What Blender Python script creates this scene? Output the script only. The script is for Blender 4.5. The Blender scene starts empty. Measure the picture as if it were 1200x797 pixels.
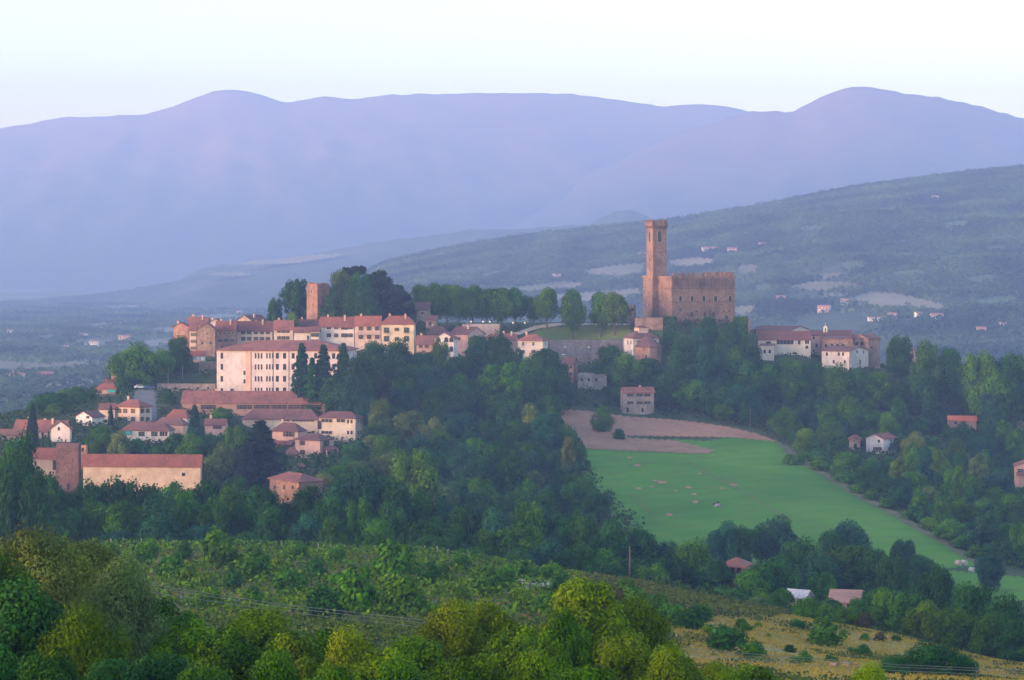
import bpy, bmesh, math, random
import numpy as np
from mathutils import Vector, Matrix
random.seed(7); RNG = np.random.default_rng(7)
R = math.radians
SC = bpy.context.scene
COL = SC.collection
F = 2660.0; HY = 300.0            # focal length in photo pixels (1200 wide), horizon row

# ------------------------------------------------------------------ basics
def tag(o, label=None, cat=None, group=None, kind=None):
    if label: o['label'] = label
    if cat: o['category'] = cat
    if group: o['group'] = group
    if kind: o['kind'] = kind
    return o

def link(name, me, parent=None, loc=(0, 0, 0), rot=(0, 0, 0)):
    o = bpy.data.objects.new(name, me); COL.objects.link(o)
    if parent: o.parent = parent
    o.location = loc; o.rotation_euler = rot
    return o

def empty(name, loc, rz=0.0):
    o = bpy.data.objects.new(name, None); COL.objects.link(o)
    o.location = loc; o.rotation_euler = (0, 0, rz); o.empty_display_size = 0.5
    return o

def np_mesh(name, V, Q, mats, smooth=False, midx=None, tint=None):
    """V (n,3), Q (m,3|4) -> mesh"""
    V = np.asarray(V, np.float32); Q = np.asarray(Q, np.int32)
    k = Q.shape[1]
    me = bpy.data.meshes.new(name)
    me.vertices.add(len(V)); me.vertices.foreach_set('co', V.ravel())
    me.loops.add(Q.size); me.loops.foreach_set('vertex_index', Q.ravel())
    me.polygons.add(len(Q))
    me.polygons.foreach_set('loop_start', np.arange(0, Q.size, k, dtype=np.int32))
    me.polygons.foreach_set('loop_total', np.full(len(Q), k, np.int32))
    if midx is not None: me.polygons.foreach_set('material_index', np.asarray(midx, np.int32))
    if smooth: me.polygons.foreach_set('use_smooth', np.ones(len(Q), bool))
    me.update(calc_edges=True)
    if tint is not None:
        a = me.attributes.new('tint', 'FLOAT', 'POINT'); a.data.foreach_set('value', np.asarray(tint, np.float32))
    for m in (mats if isinstance(mats, (list, tuple)) else [mats]): me.materials.append(m)
    return me

class MB:
    """collects boxes / prisms / tubes with material slots into ONE mesh"""
    def __init__(s): s.v = []; s.f = []; s.m = []
    def add(s, vs, fs, mi=0):
        b = len(s.v); s.v += [tuple(map(float, v)) for v in vs]
        for f in fs: s.f.append([b + i for i in f]); s.m.append(mi)
    def box(s, a, b, mi=0):
        x0, y0, z0 = a; x1, y1, z1 = b
        s.add([(x0,y0,z0),(x1,y0,z0),(x1,y1,z0),(x0,y1,z0),(x0,y0,z1),(x1,y0,z1),(x1,y1,z1),(x0,y1,z1)],
              [(3,2,1,0),(4,5,6,7),(0,1,5,4),(1,2,6,5),(2,3,7,6),(3,0,4,7)], mi)
    def prism(s, prof, axis, a, b, mi=0):
        """prof: list of 2-D points; axis 'x': (y,z) extruded along x ; 'y': (x,z) along y ; 'z': (x,y) along z"""
        n = len(prof)
        if axis == 'x': P = [(a, p, q) for p, q in prof] + [(b, p, q) for p, q in prof]
        elif axis == 'y': P = [(p, a, q) for p, q in prof] + [(p, b, q) for p, q in prof]
        else: P = [(p, q, a) for p, q in prof] + [(p, q, b) for p, q in prof]
        fs = [tuple(range(n - 1, -1, -1)), tuple(range(n, 2 * n))]
        fs += [(i, (i + 1) % n, n + (i + 1) % n, n + i) for i in range(n)]
        s.add(P, fs, mi)
    def tube(s, pts, rad, n=8, mi=0):
        rings = []
        pts = [Vector(p) for p in pts]
        rad = rad if isinstance(rad, (list, tuple)) else [rad] * len(pts)
        for i, p in enumerate(pts):
            t = (pts[min(i + 1, len(pts) - 1)] - pts[max(i - 1, 0)]).normalized()
            u = t.cross(Vector((0.31, 0.95, 0.05)));
            if u.length < .05: u = t.cross(Vector((1, 0, 0)))
            u.normalize(); w = t.cross(u)
            rings.append([p + (u * math.cos(2*math.pi*k/n) + w * math.sin(2*math.pi*k/n)) * rad[i] for k in range(n)])
        V = [q for r in rings for q in r]; fs = []
        for i in range(len(pts) - 1):
            for k in range(n):
                fs.append((i*n+k, i*n+(k+1) % n, (i+1)*n+(k+1) % n, (i+1)*n+k))
        fs.append(tuple(range(n - 1, -1, -1))); fs.append(tuple((len(pts)-1)*n + k for k in range(n)))
        s.add(V, fs, mi)
    def mesh(s, name, mats, smooth=False):
        me = bpy.data.meshes.new(name); me.from_pydata(s.v, [], s.f)
        for m in (mats if isinstance(mats, (list, tuple)) else [mats]): me.materials.append(m)
        for p, i in zip(me.polygons, s.m): p.material_index = i; p.use_smooth = smooth
        bm = bmesh.new(); bm.from_mesh(me); bmesh.ops.recalc_face_normals(bm, faces=bm.faces); bm.to_mesh(me); bm.free()
        return me
    def obj(s, name, mats, parent=None, loc=(0,0,0), rot=(0,0,0), smooth=False):
        return link(name, s.mesh(name, mats, smooth), parent, loc, rot)

def interp(x, pts):
    return np.interp(x, [p[0] for p in pts], [p[1] for p in pts])

def snoise(x, y, s, seed=0, octs=4):
    """cheap smooth noise from rotated sines, about -1..1"""
    r = np.random.default_rng(seed); o = np.zeros(np.broadcast(x, y).shape); a = 1.0; tot = 0
    for k in range(octs):
        for j in range(3):
            th = r.uniform(0, 6.28); f = (2 ** k) * r.uniform(.75, 1.3) * 2 * math.pi / s
            o = o + a * np.sin((x * math.cos(th) + y * math.sin(th)) * f + r.uniform(0, 6.28)) / 3 * 1.4
        tot += a; a *= .55
    return o / tot * 1.3

# ------------------------------------------------------------------ materials
def nt_new(name):
    m = bpy.data.materials.new(name); m.use_nodes = True
    nt = m.node_tree; nt.nodes.clear()
    out = nt.nodes.new('ShaderNodeOutputMaterial')
    return m, nt, out
def N(nt, t, **kw):
    n = nt.nodes.new('ShaderNode' + t)
    for k, v in kw.items():
        if k in n.inputs: n.inputs[k].default_value = v
        else: setattr(n, k, v)
    return n
def L(nt, a, b): nt.links.new(a, b)
def ramp(nt, fac, stops):
    r = N(nt, 'ValToRGB'); e = r.color_ramp.elements
    while len(e) < len(stops): e.new(.5)
    for i, (p, c) in enumerate(stops):
        e[i].position = p; e[i].color = tuple(c) + (1,) if len(c) == 3 else c
    L(nt, fac, r.inputs[0]); return r.outputs[0]
def mixc(nt, a, b, fac, mode='MIX'):
    n = N(nt, 'Mix', data_type='RGBA', blend_type=mode)
    for sock, v in ((n.inputs[0], fac), (n.inputs[6], a), (n.inputs[7], b)):
        if hasattr(v, 'is_output'): L(nt, v, sock)
        elif isinstance(v, (int, float)): sock.default_value = v
        else: sock.default_value = tuple(v) + (1,) if len(v) == 3 else v
    return n.outputs[2]
def noise(nt, vec, scale, detail=4, rough=.55, out=0, dim=None):
    n = N(nt, 'TexNoise', Scale=scale, Detail=detail, Roughness=rough)
    if vec is not None: L(nt, vec, n.inputs['Vector'])
    return n.outputs[out]
def tcoord(nt, which='Object', sc=None):
    t = N(nt, 'TexCoord').outputs[which]
    if sc:
        m = N(nt, 'Mapping'); m.inputs['Scale'].default_value = sc; L(nt, t, m.inputs[0]); t = m.outputs[0]
    return t
def wpos(nt): return N(nt, 'NewGeometry').outputs['Position']
def finish(nt, out, col, rough=.85, bump=None, bstr=.4, bdist=.1, spec=.2, metal=0):
    p = N(nt, 'BsdfPrincipled'); p.inputs['Roughness'].default_value = rough
    p.inputs['Specular IOR Level'].default_value = spec; p.inputs['Metallic'].default_value = metal
    if hasattr(col, 'is_output'): L(nt, col, p.inputs['Base Color'])
    else: p.inputs['Base Color'].default_value = tuple(col) + (1,)
    if bump is not None:
        b = N(nt, 'Bump', Strength=bstr, Distance=bdist); L(nt, bump, b.inputs['Height']); L(nt, b.outputs[0], p.inputs['Normal'])
    L(nt, p.outputs[0], out.inputs[0])

_mc = {}
def mul(c, k): return tuple(min(1, v * k) for v in c)
def plaster(c):
    key = ('p', c)
    if key not in _mc:
        m, nt, out = nt_new('plaster')
        v = tcoord(nt); vs = tcoord(nt, sc=(1, 1, .25))
        n1 = noise(nt, v, .25, 5, .6); n2 = noise(nt, vs, .9, 4, .6)
        c1 = mixc(nt, c, mul(c, .66), ramp(nt, n1, [(.42, (0,0,0)), (.68, (1,1,1))]))
        c2 = mixc(nt, c1, (c[0]*.6, c[1]*.55, c[2]*.52), ramp(nt, n2, [(.54, (0,0,0)), (.74, (.75,)*3)]))
        oi = N(nt, 'ObjectInfo').outputs['Random']
        c3 = mixc(nt, c2, mul(c, .85), ramp(nt, oi, [(0, (0,0,0)), (1, (.35,)*3)]))
        finish(nt, out, c3, .9, n2, .3, .05); _mc[key] = m
    return _mc[key]
def stone(c, c2=None, sc=1.1):
    key = ('s', c, c2, sc)
    if key not in _mc:
        m, nt, out = nt_new('stonework')
        v = tcoord(nt); c2 = c2 or mul(c, .5)
        vm = tcoord(nt, sc=(1, 1, 1.8))
        vo = N(nt, 'TexVoronoi', Scale=sc); L(nt, vm, vo.inputs['Vector'])
        n1 = noise(nt, v, .16, 5, .65); n2 = noise(nt, v, 1.3, 4, .7)
        a = mixc(nt, c, c2, ramp(nt, n2, [(.42, (0,0,0)), (.72, (1,1,1))]))
        sep = N(nt, 'SeparateColor'); L(nt, vo.outputs['Color'], sep.inputs[0])
        a = mixc(nt, a, mul(c, 1.3), ramp(nt, sep.outputs[0], [(.45, (0,0,0)), (1, (.6,)*3)]))
        a = mixc(nt, a, mul(c, .5), ramp(nt, n1, [(.46, (0,0,0)), (.62, (.8,)*3)]))
        n3 = noise(nt, tcoord(nt, sc=(1, 1, .12)), .55, 4, .65); a = mixc(nt, a, (c[0]*.5, c[1]*.52, c[2]*.56), ramp(nt, n3, [(.52, (0,0,0)), (.68, (.7,)*3)]))
        finish(nt, out, a, .95, n2, .6, .15); _mc[key] = m
    return _mc[key]
def tiles(c):
    key = ('t', c)
    if key not in _mc:
        m, nt, out = nt_new('roof_tiles')
        v = tcoord(nt)
        n1 = noise(nt, v, .22, 5, .7); n2 = noise(nt, v, 1.1, 4, .75)
        oi = N(nt, 'ObjectInfo').outputs['Random']
        a = mixc(nt, c, (c[0]*.62, c[1]*.72, c[2]*.8), ramp(nt, n1, [(.44, (0,0,0)), (.6, (1,1,1))]))
        a = mixc(nt, a, mul(c, 1.5), ramp(nt, n2, [(.5, (0,0,0)), (.68, (.75,)*3)]))
        a = mixc(nt, a, (c[0]*.6, c[1]*.55, c[2]*.6), ramp(nt, oi, [(.3, (0,0,0)), (1, (.7,)*3)]))
        w = N(nt, 'TexWave', Scale=1.6, Distortion=.6); L(nt, v, w.inputs['Vector'])
        finish(nt, out, a, .9, w.outputs['Fac'], .5, .08); _mc[key] = m
    return _mc[key]
def flat(name, c, rough=.6, metal=0, spec=.3, emit=0):
    key = (name, c, emit)
    if key not in _mc:
        m, nt, out = nt_new(name)
        n1 = noise(nt, tcoord(nt), 3.0, 3)
        a = mixc(nt, c, mul(c, .75), ramp(nt, n1, [(.4, (0,0,0)), (.7, (1,1,1))]))
        if emit:
            e = N(nt, 'Emission', Strength=emit); e.inputs[0].default_value = tuple(c) + (1,); L(nt, e.outputs[0], out.inputs[0])
        else: finish(nt, out, a, rough, None, spec=spec, metal=metal)
        _mc[key] = m
    return _mc[key]
GLASS = flat('window_glass', (.025, .028, .035), .15, 0, .5)
FRAME = flat('stone_frame', (.42, .34, .30), .8)
SH_G = flat('green_shutter', (.03, .075, .065), .6)
SH_B = flat('brown_shutter', (.10, .055, .045), .6)
WOOD = flat('weathered_wood', (.16, .12, .09), .9)
GALV = flat('galvanised_metal', (.32, .33, .34), .5, .4)

def leafmat(name, transl=.18):
    """leaf colour = object's own colour, varied leaf by leaf"""
    m, nt, out = nt_new(name)
    oi = N(nt, 'ObjectInfo')
    at = N(nt, 'Attribute', attribute_name='tint')
    hsv = N(nt, 'HueSaturation'); hsv.inputs['Saturation'].default_value = 1.25
    L(nt, oi.outputs['Color'], hsv.inputs['Color'])
    mr = N(nt, 'MapRange'); L(nt, at.outputs['Fac'], mr.inputs[0])
    mr.inputs[3].default_value = .38; mr.inputs[4].default_value = 1.75
    L(nt, mr.outputs[0], hsv.inputs['Value'])
    mh = N(nt, 'MapRange'); L(nt, at.outputs['Fac'], mh.inputs[0])
    mh.inputs[3].default_value = .512; mh.inputs[4].default_value = .49
    L(nt, mh.outputs[0], hsv.inputs['Hue'])
    d = N(nt, 'BsdfPrincipled'); d.inputs['Roughness'].default_value = .7; d.inputs['Specular IOR Level'].default_value = .08
    L(nt, hsv.outputs[0], d.inputs['Base Color'])
    t = N(nt, 'BsdfTranslucent')
    tc = mixc(nt, hsv.outputs[0], (1.2, 1.25, .5), 1.0, 'MULTIPLY'); L(nt, tc, t.inputs[0])
    mx = N(nt, 'MixShader'); mx.inputs[0].default_value = transl
    L(nt, d.outputs[0], mx.inputs[1]); L(nt, t.outputs[0], mx.inputs[2]); L(nt, mx.outputs[0], out.inputs[0])
    return m
LEAF = leafmat('leaves'); NEEDLE = leafmat('needles', .1)
m, nt, out = nt_new('bark')
n1 = noise(nt, tcoord(nt, sc=(3, 3, .6)), 2, 4)
finish(nt, out, ramp(nt, n1, [(.3, (.05, .038, .03)), (.7, (.15, .12, .10))]), .95, n1, .8, .1); BARK = m

# ------------------------------------------------------------------ terrain
PX = [-900, 0, 130, 260, 400, 520, 640, 760, 880, 1000, 1100, 1200, 2100]
TZ = {
 -400: [40]*13, -60: [6]*13,
 0:   [-1.7]*13,
 40:  [-13]*13,
 90:  [-24]*13,
 130: [-29]*13,
 200: [-36,-36,-36,-36,-36,-36,-36,-36.5,-37,-37.5,-38,-38.5,-40],
 260: [-42,-42,-42,-42,-42,-42,-42.5,-43.5,-45,-46.5,-47.5,-49,-51],
 330: [-47,-47,-47.5,-48,-48,-48.5,-49,-50,-51.5,-54.5,-57,-60,-64],
 380: [-50.5,-50.5,-51,-51.3,-51.3,-52,-53.5,-55.5,-59,-62,-66,-70,-74],
 430: [-55,-55,-55,-55,-55,-56.2,-60,-63,-68,-71,-74,-78,-82],
 480: [-68,-68,-68,-68,-68,-69,-71,-74,-77,-79,-81,-83,-86],
 550: [-74,-74,-74,-74,-74.5,-76,-78,-80,-81.5,-82.5,-83.5,-84.5,-87],
 610: [-74,-74,-74.5,-75,-76,-77,-79,-81,-81.3,-81.8,-82.8,-86,-90],
 690: [-69,-69,-72,-72,-71,-74,-77,-77.8,-78,-78.5,-82.5,-88,-91],
 760: [-60,-60,-63,-67,-68,-70,-73,-74.3,-74.8,-77,-81.5,-85,-88],
 800: [-58,-58,-59,-64,-66,-67,-70.5,-72.4,-73,-76,-79.5,-82,-85],
 860: [-62,-62,-52,-54,-57,-60,-65,-68.6,-70,-72,-75,-77,-80],
 900: [-68,-68,-50,-47,-50,-53,-59,-62.6,-66,-66.5,-70,-72,-75],
 940: [-76,-76,-53,-41,-41.5,-46,-51,-54,-58.5,-59,-64,-67,-72],
 970: [-82,-82,-60,-38,-36,-41,-42,-42,-45,-48,-58,-64,-70],
 1000:[-88,-88,-69,-36.5,-30,-30,-29.4,-28.6,-35,-45,-57,-64,-70],
 1030:[-93,-93,-77,-43,-29,-29.5,-30,-28.3,-34,-46,-60,-66,-72],
 1080:[-98,-98,-87,-62,-42,-42,-42,-38,-44,-57,-70,-76,-80],
 1200:[-108,-108,-106,-98,-92,-92,-92,-90,-90,-94,-98,-100,-104],
 1500:[-118]*13, 2000:[-122]*13, 20000:[-122]*13}
_TD = np.array(sorted(TZ)); _T = np.array([TZ[d] for d in _TD], float)
_DD = np.arange(-400, 2600.1, 5.0); _UU = np.arange(-900, 2100.1, 10.0)
_tab = np.array([np.interp(_DD, _TD, _T[:, j]) for j in range(13)])
_tab = np.array([np.interp(_UU, PX, _tab[:, i]) for i in range(len(_DD))])      # (d,u)
for _ in range(2):
    k = 5; p = np.pad(_tab, ((k//2, k//2), (0, 0)), 'edge'); _tab = sum(p[i:i+len(_DD)] for i in range(k)) / k
    k = 7; p = np.pad(_tab, ((0, 0), (k//2, k//2)), 'edge'); _tab = sum(p[:, i:i+len(_UU)] for i in range(k)) / k
PADS = []
def gz0(x, y):
    x = np.asarray(x, float); y = np.asarray(y, float)
    u = np.clip(600 + F * x / np.maximum(y, 40.0), -899, 2099); d = np.clip(y, -399, 2599)
    fi = (d + 400) / 5; fj = (u + 900) / 10
    i = np.minimum(fi.astype(int), len(_DD) - 2); j = np.minimum(fj.astype(int), len(_UU) - 2); a = fi - i; b = fj - j
    z = (_tab[i, j]*(1-b) + _tab[i, j+1]*b)*(1-a) + (_tab[i+1, j]*(1-b) + _tab[i+1, j+1]*b)*a
    amp = np.clip((y - 120) / 200, 0, 1) * np.clip((1300 - y) / 200, .0, 1)
    return z + amp * .55 * snoise(x, y, 55, 3, 3)
_GX = np.arange(-780, 780.1, 2.0); _GY = np.arange(60, 1320.1, 2.0); _GRID = []
def gz_full(x, y):
    z = gz0(x, y); sw = np.zeros(z.shape); sz = np.zeros(z.shape)
    for px, py, pz, pr in PADS:
        i0, i1 = np.searchsorted(_GY, (py - 2.2*pr, py + 2.2*pr)); j0, j1 = np.searchsorted(_GX, (px - 2.2*pr, px + 2.2*pr)); sl = (slice(i0, i1), slice(j0, j1))
        w = np.exp(-(((x[sl] - px)**2 + (y[sl] - py)**2) / pr**2) ** 2); sw[sl] += w; sz[sl] += w * pz
    return np.where(sw > 1e-6, z + (sz / np.maximum(sw, 1e-9) - z) * np.minimum(sw, 1), z)
def bake_ground():
    X, Y = np.meshgrid(_GX, _GY); _GRID.append(gz_full(X, Y))
def gz(x, y):
    """ground height: the baked 2 m grid round the town hill, the plain beyond it"""
    x, y = np.broadcast_arrays(np.asarray(x, float), np.asarray(y, float)); g = _GRID[0]
    fj = (x + 780) / 2; fi = (y - 60) / 2; ins = (fj >= 0) & (fj < len(_GX) - 1) & (fi >= 0) & (fi < len(_GY) - 1)
    fi = np.where(ins, fi, 0); fj = np.where(ins, fj, 0); i = fi.astype(int); j = fj.astype(int); a = fi - i; b = fj - j
    z = (g[i, j]*(1-b) + g[i, j+1]*b)*(1-a) + (g[i+1, j]*(1-b) + g[i+1, j+1]*b)*a
    if ins.all(): return z
    z = np.array(z); o = ~ins; yo = y[o]; zo = np.full(yo.shape, -122.0); nr = yo < 2050
    if nr.any(): zo[nr] = gz0(x[o][nr], yo[nr])
    z[o] = zo
    return z
def at(px, py, d): return Vector(((px - 600) / F * d, d, -(py - HY) / F * d))
def proj(p): return 600 + F * p[0] / p[1], HY - F * p[2] / p[1]
# right-hand hill rising out of the plain
HR = [(300, 420), (400, 335), (450, 309), (520, 293), (600, 280), (700, 268), (800, 258), (850, 249), (900, 241), (950, 230), (1000, 221), (1050, 214), (1100, 208), (1150, 202), (1200, 197), (1400, 185), (2100, 190)]
HD0, HD1 = 2350.0, 4500.0
def hz(x, y):
    x = np.asarray(x, float); y = np.asarray(y, float)
    u = 600 + F * x / y
    zr = -(interp(u, HR) - HY) / F * HD1
    t = (y - HD0) / (HD1 - HD0)
    s = np.clip(t, 0, 1); prof = .62 * s + .38 * s * s * (3 - 2 * s)
    prof = np.where(t > 1, 1 - (t - 1) * 1.6, prof)
    n = snoise(x, y, 700, 11, 4) * 17 * np.sin(np.clip(t, 0, 1) * math.pi)
    return -124 + (zr + 124) * prof + n * np.clip((zr + 124) / 150, 0, 1)
def far_z(x, y):
    return np.maximum(gz(x, y), np.where((np.asarray(y) > HD0) & (np.asarray(y) < 5600), hz(x, np.maximum(y, 100)), -999))
def hit(px, py, d0=60, d1=1300, fn=gz, step=1.0):
    d = np.arange(d0, d1, step); k = (px - 600) / F
    z = fn(k * d, d); rz = -(py - HY) / F * d
    i = np.argmax(z > rz)
    if z[i] <= rz[i]: return None
    return Vector((k * d[i], d[i], z[i]))
# ------------------------------------------------------------------ buildings
TERRA = (.225, .094, .080); TERRA2 = (.18, .085, .078); TERRA3 = (.27, .10, .078)
CREAM = (.70, .58, .44); WHITE = (.76, .70, .66); PINK = (.64, .44, .38); OCHRE = (.60, .43, .30); GREY = (.36, .33, .32)
BRICK = (.36, .19, .14); STN = (.36, .25, .20)
def _soft(c): return (c[0] * .80, c[1] * .77, c[2] * .80)
_wc = {}
def window_mesh(w, h, st):
    k = (round(w, 2), round(h, 2), st)
    if k not in _wc:
        b = MB(); f = .12; e = .10
        if st == 'a':                                   # arched
            n = 8; r = w / 2
            prof = [(-r, 0), (r, 0)] + [(r*math.cos(math.pi*i/n), h - r + r*math.sin(math.pi*i/n)) for i in range(n+1)]
            b.prism(prof, 'y', -.03, .02, 0)
            outer = [((r+f)*math.cos(math.pi*i/n), h - r + (r+f)*math.sin(math.pi*i/n)) for i in range(n+1)]
            inner = [(r*math.cos(math.pi*i/n), h - r + r*math.sin(math.pi*i/n)) for i in range(n+1)]
            outer = [(r+f, 0)] + outer + [(-r-f, 0)]; inner = [(r, 0)] + inner + [(-r, 0)]
            for i in range(len(outer) - 1):
                b.prism([inner[i], outer[i], outer[i+1], inner[i+1]], 'y', -e, .02, 1)
            b.box((-r-f-.08, -e-.06, -.14), (r+f+.08, .02, 0), 1)
        else:
            b.box((-w/2, -.03, 0), (w/2, .02, h), 0)
            if st != 'n':
                b.box((-w/2-f, -e, 0), (-w/2, .02, h), 1); b.box((w/2, -e, 0), (w/2+f, .02, h), 1)
                b.box((-w/2-f, -e, h), (w/2+f, .02, h+f), 1); b.box((-w/2-f-.08, -e-.07, -.14), (w/2+f+.08, .02, 0), 1)
                b.box((-.03, -.06, 0), (.03, -.02, h), 1)
                b.box((-w/2, -.055, h*.62), (w/2, -.025, h*.62+.05), 1)
        _wc[k] = b.mesh('window', [GLASS, FRAME])
    return _wc[k]
def shutter_mesh(w, h, col):
    k = ('sh', round(w, 2), round(h, 2), col)
    if k not in _wc:
        b = MB(); b.box((0, -.16, 0), (w, -.105, h), 0)
        for i in range(6): b.box((.06, -.18, .08 + i*h/6), (w-.06, -.15, .08 + i*h/6 + h/12), 0)
        _wc[k] = b.mesh('shutter', SH_G if col == 'g' else SH_B)
    return _wc[k]
def chimney_mesh():
    if 'ch' not in _wc:
        b = MB(); b.box((-.35, -.35, -1.2), (.35, .35, 1.1)); b.box((-.45, -.45, 1.1), (.45, .45, 1.25)); b.box((-.3, -.3, 1.25), (.3, .3, 1.5))
        b.box((-.5, -.5, 1.5), (.5, .5, 1.62), 1)
        _wc['ch'] = b.mesh('chimney', [plaster((.55, .38, .32)), tiles(TERRA)])
    return _wc['ch']

HOUSES = []; CLEAR = []
def H(label, cat, xl, xc, xr, yb, ye, d, th=8, roof='gx', rh=7, wall=WHITE, mat='p', rc=TERRA, wf=(), ws=(), D=10, name='town_house', ch=0, extra=None, clear=None, group=None, kind=None, over=.55, ring=None):
    HOUSES.append(dict(locals()))
    # keep-clear rectangle for trees in front
    cl = clear if clear is not None else (xl, ye - rh, xr, yb - 4)
    if cl: CLEAR.append((cl, d))

def frame_of(h):
    th = R(h['th']); d = h['d']
    ex = Vector((math.cos(th), -math.sin(th), 0)); ey = Vector((math.sin(th), math.cos(th), 0))
    C = Vector(((h['xc'] - 600) / F * d, d, 0))
    def along(P, e, px):
        k = (px - 600) / F; return (k * P.y - P.x) / (e.x - k * e.y)
    W = -along(C, ex, h['xl']); Dp = along(C, ey, h['xr']) if h['xr'] > h['xc'] and th > .01 else h['D']
    if Dp <= 0 or Dp > 60: Dp = h['D']
    zb = -(h['yb'] - HY) / F * d; ze = -(h['ye'] - HY) / F * d
    O = C - ex * W                       # left-front corner
    return th, ex, ey, O, W, Dp, zb, ze, along
def setup_pads():
    for h in HOUSES:
        th, ex, ey, O, W, D, zb, ze, al = frame_of(h)
        c = O + ex * W / 2 + ey * D / 2
        PADS.append((c.x, c.y, zb - .15, max(6.0, .5 * math.hypot(min(W, 60), D))))

def add_windows(root, h, fr, specs, side):
    th, ex, ey, O, W, D, zb, ze, al = fr
    P0 = O if not side else O + ex * W; e = ex if not side else ey
    for rows, cols, w, hh, st in specs:
        base = 'p' if st in 'gbp' else st
        me = window_mesh(w, hh, base)
        for px in cols:
            t = al(P0, e, px); Y = P0.y + e.y * t
            for py in rows:
                zc = -(py - HY) / F * Y - zb
                if not side: loc = (t - W/2, -D/2, zc - hh/2); rot = (0, 0, 0)
                else: loc = (W/2, t - D/2, zc - hh/2); rot = (0, 0, math.pi/2)
                wo = link('window', me, root, loc, rot)
                if st in 'gb':
                    sw = w * .52; sm = shutter_mesh(sw, hh, st)
                    link('shutter', sm, wo, (w/2 + .02, 0, 0)); link('shutter', sm, wo, (-w/2 - .02 - sw, 0, 0))

def roof_mesh(kind, W, D, rh, o, mat, t=.22):
    b = MB(); x0, x1, y0, y1 = -W/2, W/2, -D/2, D/2
    if kind == 'gx' or kind == 'gy':
        A, B_ = (D, W) if kind == 'gx' else (W, D)
        k = rh / (A/2); e = -o * k
        prof = [(-A/2 - o, e), (0, rh), (A/2 + o, e), (A/2 + o, e + t), (0, rh + t * 1.05), (-A/2 - o, e + t)]
        b.prism(prof, 'x' if kind == 'gx' else 'y', -B_/2 - o*.7, B_/2 + o*.7)
    elif kind == 'shed':
        k = rh / D
        b.prism([(-D/2 - o, -o*k), (D/2 + o, rh + o*k), (D/2 + o, rh + o*k + t), (-D/2 - o, -o*k + t)], 'x', x0 - o*.7, x1 + o*.7)
    elif kind == 'hip':
        m = min(W, D) / 2; k = rh / m; e = -o * k
        X0, X1, Y0, Y1 = x0 - o, x1 + o, y0 - o, y1 + o
        if W >= D: ra, rb = (x0 + m, 0), (x1 - m, 0)
        else: ra, rb = (0, y0 + m), (0, y1 - m)
        if abs(W - D) < .4: ra, rb = (ra[0] - .1, ra[1]), (rb[0] + .1, rb[1])
        v = []
        for dz in (0, t):
            v += [(X0, Y0, e + dz), (X1, Y0, e + dz), (X1, Y1, e + dz), (X0, Y1, e + dz), (ra[0], ra[1], rh + dz), (rb[0], rb[1], rh + dz)]
        if W >= D: q = [(0, 1, 5, 4), (1, 2, 5), (2, 3, 4, 5), (3, 0, 4)]
        else: q = [(0, 1, 4), (1, 2, 5, 4), (2, 3, 5), (3, 0, 4, 5)]
        fs = [tuple(i + 6 for i in f) for f in q] + [tuple(reversed(f)) for f in q] + [(i, (i+1) % 4, 6 + (i+1) % 4, 6 + i) for i in range(4)]
        b.add(v, fs)
    elif kind == 'flat':
        b.box((x0 - .15, y0 - .15, 0), (x1 + .15, y1 + .15, .35))
    return b.mesh('roof', mat)

def build_house(h):
    fr = frame_of(h); th, ex, ey, O, W, D, zb, ze, al = fr
    mpp = h['d'] / F; rh = h['rh'] * mpp; Hh = ze - zb
    c = O + ex * W/2 + ey * D/2
    root = empty(h['name'], (c.x, c.y, zb), -th)
    tag(root, h['label'], h['cat'], h['group'], h['kind'])
    wm = plaster(_soft(h['wall'])) if h['mat'] == 'p' else stone(mul(h['wall'], .78))
    b = MB(); x0, x1, y0, y1 = -W/2, W/2, -D/2, D/2; z0 = -7
    if h['roof'] == 'gy': b.prism([(x0, z0), (x1, z0), (x1, Hh), (0, Hh + rh), (x0, Hh)], 'y', y0, y1)
    elif h['roof'] == 'gx': b.prism([(y0, z0), (y1, z0), (y1, Hh), (0, Hh + rh), (y0, Hh)], 'x', x0, x1)
    elif h['roof'] == 'shed': b.prism([(y0, z0), (y1, z0), (y1, Hh + rh), (y0, Hh)], 'x', x0, x1)
    else: b.box((x0, y0, z0), (x1, y1, Hh))
    if h['ring']:                                            # thin string course under the eave
        b.box((x0 - .12, y0 - .12, Hh - h['ring']), (x1 + .12, y1 + .12, Hh - h['ring'] + .3))
    b.obj('wall', wm, root)
    if h['roof'] not in ('none',):
        ro = link('roof', roof_mesh(h['roof'], W, D, rh, h['over'], tiles(h['rc']) if h['roof'] != 'flat' else wm), root, (0, 0, Hh + .01))
        for i in range(h['ch']):
            fx = (-.28, .22, .02)[i] * W; fy = (.12, -.15, .2)[i] * D
            if h['roof'] == 'gx': zc = rh * (1 - abs(fy) / (D/2))
            elif h['roof'] == 'gy': zc = rh * (1 - abs(fx) / (W/2))
            elif h['roof'] == 'hip': zc = rh * min(1, (D/2 - abs(fy)) / (min(W, D)/2))
            else: zc = rh * (.5 + fy / D)
            link('chimney', chimney_mesh(), ro, (fx, fy, zc + .35))
    add_windows(root, h, fr, h['wf'], False); add_windows(root, h, fr, h['ws'], True)
    if h['extra']: h['extra'](root, h, fr)
    return root

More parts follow.
